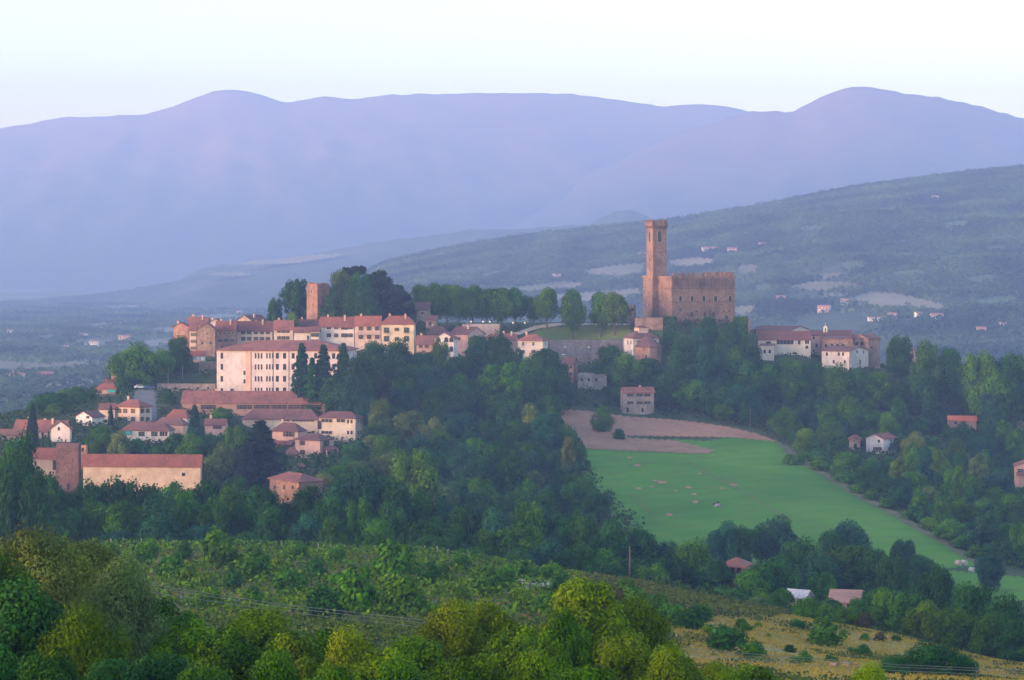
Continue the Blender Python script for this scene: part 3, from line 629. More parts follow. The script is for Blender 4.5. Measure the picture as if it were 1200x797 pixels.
# ruined square tower in the old town
def ruin_tower():
    h = dict(xl=359.5, xc=372, xr=386, yb=378, ye=332, d=975, th=48, D=7)
    fr = frame_of(h); th, ex, ey, O, W, D, zb, ze, al = fr
    PADS.append(((O + ex*W/2 + ey*D/2).x, (O + ex*W/2 + ey*D/2).y, zb, 6))
    def build():
        c = O + ex*W/2 + ey*D/2; Hh = ze - zb
        root = empty('ruined_tower', (c.x, c.y, zb), -th); tag(root, 'roofless square brick tower rising from trees above the old town', 'tower')
        b = MB(); t = .9
        b.box((-W/2, -D/2, -6), (W/2, D/2, Hh - 1.6))
        rr = random.Random(3)
        for (x0, x1, y0, y1) in ((-W/2, W/2, -D/2, -D/2+t), (-W/2, W/2, D/2-t, D/2), (-W/2, -W/2+t, -D/2+t, D/2-t), (W/2-t, W/2, -D/2+t, D/2-t)):
            n = 5
            for i in range(n):
                hh = Hh + rr.uniform(-.7, .35)
                if x1 - x0 > y1 - y0: b.box((x0+(x1-x0)*i/n, y0, Hh-1.6), (x0+(x1-x0)*(i+1)/n, y1, hh))
                else: b.box((x0, y0+(y1-y0)*i/n, Hh-1.6), (x1, y0+(y1-y0)*(i+1)/n, hh))
        b.obj('wall', stone((.26, .15, .12)), root)
        link('window', window_mesh(.8, 1.8, 'a'), root, (-W*.05, -D/2, Hh - 4.5)); link('window', window_mesh(.6, 1.2, 'n'), root, (W*.1, -D/2, Hh - 10))
        link('window', window_mesh(.7, 1.4, 'n'), root, (W/2, 0, Hh - 8), (0, 0, math.pi/2))
    return build
build_ruin = ruin_tower()

# ---- castle
def castle():
    h = dict(xl=753.5, xc=787.2, xr=861, yb=378, ye=324.5, d=1000, th=69, D=30)
    fr = frame_of(h); th, ex, ey, O, W, D, zb, ze, al = fr
    c = O + ex*W/2 + ey*D/2
    for a in (-.3, .3):
        for b_ in (-.3, .3):
            q = c + ex*W*a + ey*D*b_; PADS.append((q.x, q.y, zb, 16))
    def build():
        Hh = ze - zb; m = 1000 / F
        root = empty('castle', (c.x, c.y, zb), -th)
        tag(root, 'brick medieval castle with battlements and a tall bell tower on the hilltop', 'castle')
        st = stone((.235, .148, .120), (.145, .093, .082)); dk = stone((.17, .11, .10)); st2 = stone((.25, .157, .125), (.16, .102, .088))
        x0, x1, y0, y1 = -W/2, W/2, -D/2, D/2
        b = MB(); b.box((x0, y0, -7), (x1, y1, Hh)); b.obj('wall', st, root)
        zs1 = -(338 - HY)/F*1004 - zb; zs2 = -(354 - HY)/F*1004 - zb
        for z in (zs1, zs2):
            b = MB(); o = .22; b.box((x0-o, y0-o, z-.18), (x1+o, y1+o, z+.18)); b.obj('string_course', dk, root)
        # darker weathered band of walling under the parapet, carried on corbels
        b = MB(); n = 17
        for i in range(n):
            y = y0 + (i + .5) * D / n
            b.box((x1, y - .35, zs1 + 1.2), (x1 + .32, y + .35, Hh - 1.5))
            b.prism([(y - .35, zs1 + 1.2), (y + .35, zs1 + 1.2), (y, zs1 + .4)], 'x', x1, x1 + .25)
        b.obj('corbels', dk, root)
        b = MB(); b.box((x1, y0 + 1, zs1 + 1.9), (x1 + .12, y1 - 1, Hh - .9)); b.obj('weathered_band', stone((.20, .135, .125), (.13, .09, .085)), root)
        b = MB()
        b.box((x1 - .8, y0 - .35, Hh - .6), (x1 + .4, y1 + .35, Hh + .25)); b.box((x0 - .4, y0 - .35, Hh - .6), (x0 + .8, y1 + .35, Hh + .25))
        b.box((x0 + .8, y0 - .4, Hh - .6), (x1 - .8, y0 + .8, Hh + .25)); b.box((x0 + .8, y1 - .8, Hh - .6), (x1 - .8, y1 + .4, Hh + .25))
        def merlon(ax, p, q, mw, far):
            # swallow-tail merlon
            prof = [(p - mw/2, Hh + .25), (p + mw/2, Hh + .25), (p + mw/2, Hh + 2.0), (p, Hh + 1.45), (p - mw/2, Hh + 2.0)]
            b.prism(prof, ax, far, far + .75)
        for i in range(13):
            y = y0 + (i + .5) * D / 13
            merlon('x', y, 0, 1.3, x1 - .4)
        for i in range(15):
            x = x0 + 1.2 + (i + .5) * (W - 2.4) / 15
            merlon('y', x, 0, 1.2, y1 - .4)
        b.obj('battlement', st2, root)
        wpx = [797.5, 811, 824.8, 838.5, 855.5]
        def side(px, py):
            P0 = O + ex*W; t = al(P0, ey, px); Y = P0.y + ey.y*t; return t - D/2, -(py - HY)/F*Y - zb
        for px in wpx:
            y, z = side(px, 353.2); link('window', window_mesh(1.55, 2.5, 'a'), root, (x1, y, z), (0, 0, math.pi/2))
        for px, py, w, hh in ((797.5, 363.5, .7, .9), (806, 369, .6, .9), (810.5, 368.5, 1.1, 1.8), (816.5, 365, .6, .9), (826, 368.5, 1.1, 1.9), (832, 365, .6, .9), (836, 368.5, 1.1, 1.9), (848, 365, .6, .9), (854.5, 364.5, .7, .9), (851.5, 372, 1.2, 1.6)):
            y, z = side(px, py); link('window', window_mesh(w, hh, 'n'), root, (x1, y, z - hh/2), (0, 0, math.pi/2))
        def front(px, py):
            t = al(O, ex, px); Y = O.y + ex.y*t; return t - W/2, -(py - HY)/F*Y - zb
        for px, py in ((776, 350.5), (782.5, 350.5), (784.5, 366), (755.3, 342), (755.2, 358)):
            x, z = front(px, py); link('window', window_mesh(.9, 2.0, 'a'), root, (x, y0, z - 1))
        # tower
        tx1 = al(O, ex, 771.4) - W/2; s = 6.7; tx0 = tx1 - s; pr = 2.7
        ty0 = y0 - pr; ty1 = ty0 + s
        zt = -(264.5 - HY)/F*1005 - zb; ztop = -(257.5 - HY)/F*1005 - zb; zstr = -(295.5 - HY)/F*1005 - zb; zbase = zstr - .2
        b = MB(); b.box((tx0 - .25, ty0 - .25, -8), (tx1 + .25, ty1 + .25, zbase - 24.0 + 12), 0)
        b.box((tx0, ty0, zbase - 12), (tx1, ty1, zt), 0)
        tw = b.obj('tower', st2, root)
        b = MB(); b.box((tx0 - .15, ty0 - .15, zstr - .2), (tx1 + .15, ty1 + .15, zstr + .2)); b.obj('string_course', dk, tw)
        o = .55; b = MB()
        for k in range(6):
            u = (k + .5) / 6
            for (ax0, ay0, ax1, ay1) in ((tx0 + s*u - .3, ty0 - o, tx0 + s*u + .3, ty0), (tx0 + s*u - .3, ty1, tx0 + s*u + .3, ty1 + o), (tx1, ty0 + s*u - .3, tx1 + o, ty0 + s*u + .3), (tx0 - o, ty0 + s*u - .3, tx0, ty0 + s*u + .3)):
                b.box((ax0, ay0, zt - 1.1), (ax1, ay1, zt - .001))
        b.obj('corbels', dk, tw)
        b = MB(); b.box((tx0 - o, ty0 - o, zt), (tx1 + o, ty1 + o, ztop - 1.4)); S = s + 2*o
        for k in range(4):
            u = -o + S * (k + .5) / 4; mw = 1.15
            for ax, p, far, mw in (('x', ty0 + u, tx1 + o - .7, 1.05), ('x', ty0 + u, tx0 - o, .5), ('y', tx0 + u, ty0 - o, 1.05), ('y', tx0 + u, ty1 + o - .7, .5)):
                e = .002 if ax == 'x' else 0
                prof = [(p - mw/2, ztop - 1.4), (p + mw/2, ztop - 1.4), (p + mw/2, ztop + .1), (p, ztop - .35), (p - mw/2, ztop + .1)]
                b.prism(prof, ax, far + e, far + .7 - e)
        b.obj('battlement', st, tw)
        zw = -(283.5 - HY)/F*1005 - zb
        link('belfry_window', window_mesh(1.9, 5.0, 'a'), tw, (tx1, (ty0 + ty1)/2, zw), (0, 0, math.pi/2))
        link('belfry_window', window_mesh(1.9, 5.0, 'a'), tw, ((tx0 + tx1)/2, ty0, zw))
        for py, hh in ((306, 1.2), (330, 1.2), (345, 1.4), (360, 1.2)):
            z = -(py - HY)/F*1003 - zb; link('window', window_mesh(.5, hh, 'n'), tw, ((tx0 + tx1)/2, ty0 - (.25 if z < zbase - 12 else 0), z))
    return build
build_castle = castle()
setup_pads(); bake_ground()
# ------------------------------------------------------------------ tree prototypes
def leaf_quads(P, Nrm, size, rng, aspect=.7):
    """oriented leaf-clump quads at P facing Nrm with a random tilt"""
    n = len(P)
    r = rng.normal(size=(n, 3)); u = np.cross(Nrm, r); u /= np.linalg.norm(u, axis=1, keepdims=True) + 1e-9
    w = np.cross(Nrm, u); sz = (size * rng.uniform(.55, 1.35, n))[:, None]
    u = u * sz; w = w * sz * aspect; bend = Nrm * sz * rng.uniform(-.25, .25, n)[:, None]
    V = np.empty((n, 4, 3)); V[:, 0] = P - u; V[:, 1] = P - w + bend; V[:, 2] = P + u; V[:, 3] = P + w + bend
    return V.reshape(-1, 3), np.arange(4 * n).reshape(n, 4)
def lobes_to_mesh(name, lobes, nleaf, size, rng, mat, flat_=1.0, aspect=.7, fill=.25):
    """lobes: (x,y,z,r)"""
    Lb = np.array(lobes); wgt = Lb[:, 3] ** 2; k = rng.choice(len(Lb), nleaf, p=wgt / wgt.sum())
    d = rng.normal(size=(nleaf, 3)); d /= np.linalg.norm(d, axis=1, keepdims=True)
    d[:, 2] = np.where((d[:, 2] < -.3) & (rng.random(nleaf) < .6), -d[:, 2], d[:, 2])
    rad = np.where(rng.random(nleaf) < fill, rng.uniform(.3, .85, nleaf), rng.normal(1.0, .13, nleaf))
    P = Lb[k, :3] + d * (Lb[k, 3] * rad)[:, None] * np.array([1, 1, flat_])
    nr = d + rng.normal(0, .34, (nleaf, 3)); nr[:, 2] += .2; nr /= np.linalg.norm(nr, axis=1, keepdims=True)
    V, Q = leaf_quads(P, nr, size, rng, aspect)
    lt = rng.uniform(0, 1, len(Lb))[k] * .5 + rng.uniform(0, .5, nleaf)
    return np_mesh(name, V, Q, mat, tint=np.repeat(lt, 4))
def broad_lobes(H, Wd, z0, rng, n=26, lob=.26, shape='round'):
    """crown envelope from z0 to H, width Wd"""
    out = []; cz = (z0 + H) / 2; rz = (H - z0) / 2; rx = Wd / 2
    for i in range(n):
        t = (i + .5) / n; ph = i * 2.39996 + rng.uniform(-.5, .5)
        zz = -1 + 2 * t; rr = math.sqrt(max(0, 1 - zz * zz))
        if shape == 'oval': rr = rr ** .8
        if shape == 'egg': rr *= (1.12 - .3 * (zz + 1) / 2)
        q = rng.uniform(.5, 1.0)
        if rng.random() < .14: continue
        r = lob * Wd * rng.uniform(.42, 1.2) * (1.1 if q < .75 else .8)
        out.append((rx*rr*q*math.cos(ph), rx*rr*q*math.sin(ph), cz + rz * zz * rng.uniform(.72, .92), min(r, rx * .55)))
    out.append((0, 0, cz, rx * .55)); out.append((0, 0, cz + rz * .35, rx * .45)); out.append((0, 0, cz - rz * .4, rx * .5))
    return out
def trunk_mesh(H, z0, r, rng, limbs=5, spread=.3, lean=.02):
    b = MB(); top = H * .8; wob = [rng.uniform(-lean, lean) * H for _ in range(4)]
    pts = [(0, 0, -1.2), (wob[0]*.3, wob[1]*.3, z0 * .6), (wob[0], wob[1], (z0 + H) / 2.2), (wob[0] + wob[2], wob[1] + wob[3], top)]
    b.tube(pts, [r * 1.25, r * .85, r * .55, r * .12], 7)
    for i in range(limbs):
        a = i * 2.4 + rng.uniform(-.4, .4); zs = z0 * .8 + (H * .5 - z0 * .8) * i / max(1, limbs); l = H * spread * rng.uniform(.7, 1.1)
        p0 = Vector((wob[0]*.6, wob[1]*.6, zs))
        b.tube([p0, p0 + Vector((math.cos(a)*l*.5, math.sin(a)*l*.5, l*.45)), p0 + Vector((math.cos(a)*l, math.sin(a)*l, l*.75))], [r*.42, r*.28, r*.07], 5)
    return b.mesh('trunk', BARK, True)
PROTO = {}
def proto(kind, H, W, trunk, crown): PROTO.setdefault(kind, []).append((H, W, trunk, crown))
def mk(kind, seeds, H, W, z0, nleaf, size, n=26, lob=.26, shape='round', tr=.3, mat=None, limbs=5, fill=.25, flat_=1.0, aspect=.7):
    for s in seeds:
        rng = np.random.default_rng(s); h = H * rng.uniform(.95, 1.05)
        lb = broad_lobes(h, W, z0, rng, n, lob, shape)
        c = lobes_to_mesh('crown', lb, nleaf, size, rng, mat or LEAF, flat_, aspect, fill)
        proto(kind, h, W, trunk_mesh(h, max(z0, .6), tr, rng, limbs), c)
mk('mid', [1, 2, 3], 12, 10.5, 1.4, 8600, .31, 30, .24, 'round')
mk('mid', [4, 5], 12, 9.5, 1.0, 8600, .31, 24, .28, 'egg')
mk('mid', [6], 13, 8.5, 1.2, 8600, .31, 34, .24, 'oval')
mk('mid', [7], 11, 12, 1.6, 8600, .31, 40, .2, 'round')
mk('lime', [21, 22, 23], 12, 9, 3.3, 8600, .31, 30, .25, 'egg', tr=.32)
mk('poplar', [31, 32], 17, 6.5, 1.0, 8600, .31, 40, .26, 'oval')
mk('bush', [41, 42, 43], 3, 3.6, 0.1, 1500, .22, 14, .3, 'round', tr=.08, limbs=6)
mk('near', [51, 52, 53], 12, 8.5, 1.0, 58000, .115, 85, .15, 'egg', tr=.3, limbs=8, fill=.3)
mk('near', [54, 55], 11, 6, .6, 46000, .11, 75, .17, 'oval', tr=.2, limbs=8, fill=.3)
mk('willow', [61, 62, 63], 13, 10, 1.4, 60000, .14, 85, .15, 'egg', tr=.35, limbs=9, fill=.3, aspect=.32)
def conifer(kind, seeds, H, W, nleaf, size, tiers, droop=.25, power=.9, z0=.8, mat=NEEDLE):
    for s in seeds:
        rng = np.random.default_rng(s); P = []; nr = []; tint = []
        per = nleaf // (tiers * 7)
        for i in range(tiers):
            t = (i + rng.uniform(.2, .8)) / tiers; z = z0 + (H - z0) * t; R0 = W/2 * (1 - t) ** power + .12
            nb = 7
            for k in range(nb):
                a = rng.uniform(0, 6.283); Lr = R0 * rng.uniform(.7, 1.12); u = rng.random(per) ** .7; ti = rng.uniform(0, .6)
                wid = Lr * .42 * (1 - u * .5) + .25
                lat = rng.normal(0, 1, per) * wid * .6
                p = np.stack([math.cos(a)*u*Lr - math.sin(a)*lat, math.sin(a)*u*Lr + math.cos(a)*lat, z - droop * Lr * u ** 1.5 + rng.normal(0, .12, per) * (1 + Lr * .1)], 1)
                P.append(p); q = rng.normal(0, .5, (per, 3)) + np.array([math.cos(a)*.5, math.sin(a)*.5, .8]); nr.append(q / np.linalg.norm(q, axis=1, keepdims=True)); tint.append(ti + rng.uniform(0, .4, per))
        V, Q = leaf_quads(np.concatenate(P), np.concatenate(nr), size, rng, .45)
        b = MB(); b.tube([(0, 0, -1), (0, 0, H * .5), (0, 0, H * .97)], [W * .035 + .1, W * .022 + .06, .03], 7)
        proto(kind, H, W, b.mesh('trunk', BARK, True), np_mesh('crown', V, Q, mat, tint=np.repeat(np.concatenate(tint), 4)))
conifer('spruce', [71, 72, 73], 18, 8.5, 11000, .42, 26, .28, .62, .4)
mk('cedar', [74, 75], 18, 15, 2.0, 9000, .42, 60, .17, 'egg', mat=NEEDLE, flat_=.5, fill=.3)
def cypress(seeds):
    for s in seeds:
        rng = np.random.default_rng(s); H, W = 14, 2.9; n = 3600
        z = rng.random(n) * H; t = z / H; rad = W/2 * np.minimum(1, (t + .04) * 5) ** .5 * (1 - t ** 2.2) ** .8 * rng.normal(1, .12, n)
        a = rng.uniform(0, 6.283, n); P = np.stack([rad*np.cos(a), rad*np.sin(a), z + .3], 1)
        nr = np.stack([np.cos(a), np.sin(a), rng.normal(.4, .5, n)], 1) + rng.normal(0, .3, (n, 3)); nr /= np.linalg.norm(nr, axis=1, keepdims=True)
        V, Q = leaf_quads(P, nr, .28, rng, .5); b = MB(); b.tube([(0,0,-1),(0,0,6),(0,0,13)], [.22,.15,.03], 6)
        proto('cypress', H, W, b.mesh('trunk', BARK, True), np_mesh('crown', V, Q, NEEDLE, tint=np.repeat(rng.random(n), 4)))
cypress([81, 82])
def pine(seeds):
    for s in seeds:
        rng = np.random.default_rng(s); H, W = 13, 10
        lb = [(rng.uniform(-.42, .42)*W, rng.uniform(-.42, .42)*W, H - 1.3 + rng.uniform(-.5, .5), rng.uniform(1.1, 1.9)) for _ in range(20)]
        lb = [l for l in lb if math.hypot(l[0], l[1]) < W*.46]
        proto('pine', H, W, trunk_mesh(H * 1.05, H*.62, .26, rng, 7, .36), lobes_to_mesh('crown', lb, 3200, .34, rng, NEEDLE, .5))
pine([91, 92])
# clipped hedge block
def hedge_proto():
    rng = np.random.default_rng(95); n = 2600; X, Y, Z = 5.0, 2.6, 4.4
    P = np.stack([rng.uniform(-X/2, X/2, n), rng.uniform(-Y/2, Y/2, n), rng.uniform(0, Z, n)], 1); nr = rng.normal(0, .35, (n, 3))
    f = rng.choice(5, n, p=[.3, .1, .15, .15, .3])
    for i, (ax, v, d) in enumerate(((1, -Y/2, -1), (1, Y/2, 1), (0, -X/2, -1), (0, X/2, 1), (2, Z, 1))):
        P[f == i, ax] = v + rng.normal(0, .08, (f == i).sum()); nr[f == i, ax] += d
    nr /= np.linalg.norm(nr, axis=1, keepdims=True); V, Q = leaf_quads(P, nr, .26, rng)
    b = MB(); b.box((-.2, -.2, -1), (.2, .2, 3)); proto('hedge', Z, X, b.mesh('trunk', BARK), np_mesh('crown', V, Q, LEAF, tint=np.repeat(rng.random(n), 4)))
hedge_proto()

TONE = {'dark green': (.028, .072, .020), 'deep blue-green': (.025, .068, .036), 'mid green': (.052, .112, .022),
        'bright green': (.055, .120, .020), 'olive green': (.070, .125, .020), 'yellow-green': (.112, .152, .020), 'brownish green': (.085, .072, .030),
        'grey-green': (.092, .125, .046), 'black-green': (.013, .028, .018), 'lime green': (.115, .175, .02), 'silvery': (.22, .24, .15)}
KNAME = {'mid': 'broadleaf_tree', 'lime': 'lime_tree', 'poplar': 'poplar_tree', 'bush': 'shrub', 'near': 'broadleaf_tree', 'willow': 'willow_tree', 'spruce': 'conifer_tree', 'cedar': 'cedar_tree', 'cypress': 'cypress_tree', 'pine': 'umbrella_pine', 'hedge': 'clipped_hedge'}
KWORD = {'mid': 'tree', 'lime': 'avenue tree', 'poplar': 'poplar', 'bush': 'shrub', 'near': 'leafy tree', 'willow': 'willow', 'spruce': 'conifer', 'cedar': 'cedar', 'cypress': 'cypress', 'pine': 'umbrella pine', 'hedge': 'clipped hedge'}
TREES = []          # planned trees, created at the end so that labels can be ordered
PROT = []           # sight lines kept open (buildings)
def plan(kind, tone, x, y, z, H, W, where, label=None, group=None):
    p = (x, y, z); bx, by = proj(p); s = F / y
    TREES.append(dict(kind=kind, tone=tone, x=x, y=y, z=z, H=H, W=W, where=where, label=label, group=group, px=bx, py=by, top=by - H * s, hw=W * s / 2))
def T(px, top, base, wpx, d, kind, tone, where=None, label=None, group=None):
    """tree by photo position: crown centre column, top row, base row, crown width in photo px, distance"""
    x = (px - 600) / F * d; g = float(gz(x, d))
    zb = -(base - HY) / F * d if base else g
    z = min(g, zb) if base else g
    H_ = -(top - HY) / F * d - z
    plan(kind, tone, x, d, z - .3, max(H_, .8), wpx * d / F, where, label, group)
def inpoly(px, py, poly):
    if np.ndim(px):
        px = np.asarray(px); py = np.asarray(py); c = np.zeros(px.shape, bool); j = len(poly) - 1
        for i in range(len(poly)):
            xi, yi = poly[i]; xj, yj = poly[j]
            if yi != yj: c ^= ((yi > py) != (yj > py)) & (px < (xj - xi) * (py - yi) / (yj - yi) + xi)
            j = i
        return c
    c = False; j = len(poly) - 1
    for i in range(len(poly)):
        xi, yi = poly[i]; xj, yj = poly[j]
        if (yi > py) != (yj > py) and px < (xj - xi) * (py - yi) / (yj - yi) + xi: c = not c
        j = i
    return c
def blocked(px, hw, top, base, d):
    for (x0, y0, x1, y1), bd in CLEAR:
        if d < bd + 4 and px + hw * .8 > x0 and px - hw * .8 < x1 and base > y0 and top < y1: return True
    return False
FOOT = []
for h in HOUSES:
    th, ex, ey, O, W_, D_, zb, ze, al = frame_of(h); c = O + ex*W_/2 + ey*D_/2
    FOOT.append((c.x, c.y, ex.x, ex.y, W_/2 + 1.5, D_/2 + 1.5))
def infoot(x, y):
    for cx, cy, ax, ay, hw, hd in FOOT:
        dx, dy = x - cx, y - cy
        if abs(dx*ax + dy*ay) < hw and abs(-dx*ay + dy*ax) < hd: return True
    return False
def zone(where, poly, sp, Hr, Wr, kinds, tones, d0=60, d1=1250, seed=0, cap=999, group=None):
    """fill a polygon of ground positions (photo px) with single trees; sp = spacing in metres"""
    r = random.Random(seed); xs = [p[0] for p in poly]; ys = [p[1] for p in poly]; got = []; tries = 0
    while len(got) < cap and tries < 900:
        tries += 1
        px, py = r.uniform(min(xs), max(xs)), r.uniform(min(ys), max(ys))
        if not inpoly(px, py, poly): continue
        p = hit(px, py, d0, d1)
        if p is None: continue
        if any(math.hypot(p.x - q[0], (p.y - q[1]) * .75) < sp for q in got) or infoot(p.x, p.y): continue
        h_, w_ = r.uniform(*Hr), r.uniform(*Wr); s = F / p.y; k = r.choice(kinds)
        if k == 'poplar': h_ *= 1.35; w_ *= .6
        if k == 'spruce': h_ *= 1.2; w_ *= .75
        if blocked(px, w_*s/2, py - h_*s, py, p.y):
            h_ *= .5; w_ *= .6
            if blocked(px, w_*s/2, py - h_*s, py, p.y): continue
        if any(math.hypot(p.x - t['x'], p.y - t['y']) < sp * .5 for t in TREES): continue
        got.append((p.x, p.y)); plan(k, r.choice(tones), p.x, p.y, p.z - .3, h_, w_, where, None, group)
    return len(got)
DK = ['dark green', 'dark green', 'deep blue-green', 'mid green']; MX = ['dark green', 'mid green', 'deep blue-green', 'mid green', 'bright green', 'olive green']

# ---- hilltop park and avenue
pk = 'beside the ruined tower on the ridge'
T(347, 325, 374, 30, 992, 'mid', 'dark green', pk, 'tall dark green tree just left of the roofless brick tower')
T(322, 350, 378, 17, 990, 'mid', 'dark green', pk, 'smaller dark tree left of the roofless brick tower')
T(343, 366, 379, 16, 966, 'mid', 'olive green', pk, 'low yellowish tree at the foot of the roofless brick tower')
T(398, 320, 374, 32, 985, 'mid', 'olive green', pk, 'olive green domed tree just right of the roofless brick tower')
T(414, 311, 374, 26, 996, 'pine', 'black-green', pk, 'flat topped pine poking above the domes by the ruined tower')
T(421, 322, 374, 30, 982, 'mid', 'dark green', pk, 'dark tree between the olive dome and the great cedar')
T(442, 315, 374, 46, 992, 'cedar', 'black-green', pk, 'great spreading dark cedar, tallest tree above the yellow house')
T(462, 332, 374, 44, 980, 'cedar', 'black-green', pk, 'lower spreading cedar above the yellow cream house')
T(430, 345, 374, 34, 972, 'mid', 'dark green', pk, 'dense dark tree in front of the great cedar')
T(478, 352, 378, 20, 985, 'mid', 'dark green', pk, 'small dark tree at the right foot of the cedars')
T(385, 345, 376, 24, 978, 'mid', 'dark green', pk, 'dark bushy tree touching the right side of the roofless brick tower')
T(492, 337, 377, 24, 1000, 'lime', 'olive green', 'in the avenue'); T(508, 334, 378, 29, 998, 'lime', 'mid green', 'in the avenue')
T(524, 337, 379, 27, 1000, 'lime', 'mid green', 'in the avenue'); T(538, 337, 379, 29, 997, 'lime', 'mid green', 'in the avenue'); T(554, 338, 379, 29, 999, 'lime', 'mid green', 'in the avenue')
T(570, 341, 379, 27, 998, 'lime', 'dark green', 'in the avenue'); T(584, 337, 378, 26, 1012, 'pine', 'black-green', 'in the avenue', 'flat topped umbrella pine standing above the avenue trees')
T(588, 340, 379, 29, 996, 'lime', 'mid green', 'in the avenue'); T(604, 341, 379, 27, 998, 'lime', 'dark green', 'in the avenue')
T(624, 350, 379, 20, 999, 'lime', 'dark green', 'in the avenue'); T(641, 341, 379, 28, 996, 'lime', 'mid green', 'in the avenue')
T(671, 342, 379.5, 27, 994, 'lime', 'mid green', None, 'round avenue tree standing alone against the pale valley field')
T(704, 346, 380, 27, 995, 'lime', 'mid green', None, 'left one of the twin round trees beside the brick turret', )
T(720, 345, 380, 30, 993, 'lime', 'olive green', None, 'right one of the twin round trees beside the brick turret')
# castle hedges and slope
T(785, 372, 386, 15, 978, 'hedge', 'dark green', None, 'boxy clipped hedge under the left corner of the castle')
T(868, 372.5, 388, 16, 976, 'hedge', 'dark green', None, 'boxy clipped hedge under the right corner of the castle')
cs = 'on the slope under the castle'
for px, top, base, w, d, tn in ((800, 374, 396, 16, 972, 'dark green'), (814, 371.5, 400, 20, 974, 'mid green'), (830, 374, 404, 22, 972, 'dark green'), (846, 375, 406, 20, 972, 'mid green'), (858, 378, 410, 18, 966, 'dark green'),
    (875, 389, 415, 22, 962, 'dark green'), (800, 392, 425, 26, 955, 'dark green'), (822, 388, 425, 30, 955, 'deep blue-green'), (846, 392, 428, 28, 952, 'dark green'), (866, 402, 430, 26, 948, 'mid green'), (884, 406, 430, 22, 948, 'dark green'),
    (807, 388, 404, 7, 968, 'mid green')):
    T(px, top, base, w, d, 'mid', tn, cs)
wc = 'in the wood above the pink-grey farmhouse'
for px, top, base, w, d, tn in ((712, 406, 450, 34, 935, 'dark green'), (736, 414, 452, 38, 930, 'mid green'), (758, 420, 452, 34, 932, 'dark green'), (778, 426, 455, 30, 932, 'dark green'), (800, 414, 455, 38, 928, 'dark green'), (828, 418, 460, 36, 922, 'deep blue-green'),
    (854, 424, 462, 34, 925, 'dark green'), (880, 424, 466, 36, 922, 'dark green'), (784, 440, 470, 34, 912, 'dark green'), (810, 442, 474, 36, 908, 'mid green'), (838, 448, 480, 34, 904, 'dark green'), (866, 452, 485, 36, 900, 'deep blue-green'), (694, 440, 462, 20, 920, 'mid green'), (712, 446, 470, 26, 912, 'dark green')):
    T(px, top, base, w, d, 'mid', tn, wc)
rw = 'in the long tree row below the convent'
for px, top, w, tn in ((898, 422, 34, 'dark green'), (926, 426, 34, 'mid green'), (952, 428, 34, 'dark green'), (978, 432, 36, 'mid green'), (1004, 432, 34, 'dark green'), (1030, 436, 36, 'mid green'), (1080, 440, 40, 'dark green'), (1052, 448, 34, 'dark green'), (940, 436, 30, 'dark green'), (1010, 440, 30, 'deep blue-green')):
    T(px, top, 474, w, 928 - (px % 7), 'mid', tn, rw)
for px, top, base, w, d, tn in ((906, 411, 428, 24, 955, 'dark green'), (928, 413, 430, 26, 954, 'mid green'), (952, 416, 432, 22, 956, 'deep blue-green'), (916, 418, 436, 20, 948, 'dark green')):
    T(px, top, base, w, d, 'mid', tn, 'right under the white veranda house')
T(1054, 395, 434, 30, 965, 'mid', 'dark green', None, 'pointed dark tree right of the brown convent end block')
rr_ = 'on the ridge right of the convent'
for px, top, base, w, d, tn in ((1086, 406, 450, 34, 950, 'mid green'), (1112, 409, 450, 34, 950, 'dark green'), (1150, 415, 494, 44, 930, 'mid green'), (1136, 422, 494, 36, 936, 'dark green'), (1186, 416, 494, 44, 930, 'dark green'), (1168, 430, 496, 36, 925, 'mid green'), (1208, 424, 494, 36, 930, 'mid green')):
    T(px, top, base, w, d, 'mid', tn, rr_)
T(925, 374, 386, 22, 1020, 'pine', 'dark green', None, 'flat topped tree showing above the convent roof')
# ---- left slope
ls = 'on the left slope of the town'
T(160, 404, 468, 50, 892, 'mid', 'mid green', ls, 'big rounded oak left of the stone houses at the ridge end')
T(190, 410, 452, 26, 905, 'mid', 'mid green', ls, 'lighter green tree right behind the big rounded oak')
T(208, 396, 446, 32, 915, 'mid', 'dark green', ls, 'dark tree under the reddish houses at the ridge end')
T(150, 440, 470, 26, 880, 'mid', 'dark green', ls, 'low dark tree at the left foot of the big rounded oak')
T(197, 455, 490, 30, 850, 'spruce', 'dark green', ls, 'broad dark conifer below the grey retaining wall')
for px, top, base, w, d, tn in ((95, 452, 488, 44, 862, 'mid green'), (66, 458, 494, 36, 852, 'dark green'), (120, 447, 472, 26, 905, 'dark green'), (75, 470, 500, 34, 830, 'mid green'), (48, 466, 502, 30, 840, 'dark green'), (92, 478, 502, 22, 815, 'bright green'), (10, 478, 510, 34, 815, 'dark green'), (28, 480, 512, 30, 805, 'olive green'), (-14, 476, 510, 36, 815, 'dark green'), (108, 472, 494, 18, 845, 'yellow-green')):
    T(px, top, base, w, d, 'mid', tn, 'at the far left edge of town')
T(38, 474, 521, 14, 735, 'cypress', 'black-green', None, 'tall black cypress in front of the wide red roofed house')
T(130, 474, 506, 7, 790, 'cypress', 'black-green', None, 'slim cypress in front of the cream apartment house')
T(50, 507, 528, 6, 708, 'cypress', 'dark green', None, 'small cypress left of the pair behind the stone tower house')
T(57, 505, 528, 7, 706, 'cypress', 'dark green', None, 'left cypress of the pair behind the grey barn wing'); T(62, 508, 528, 6, 704, 'cypress', 'dark green', None, 'right cypress of the pair behind the grey barn wing')
T(82, 508, 530, 8, 706, 'cypress', 'dark green', None, 'cypress directly behind the stone tower house'); T(103, 516, 536, 6, 705, 'cypress', 'dark green', None, 'cypress right of the orange brick cube house')
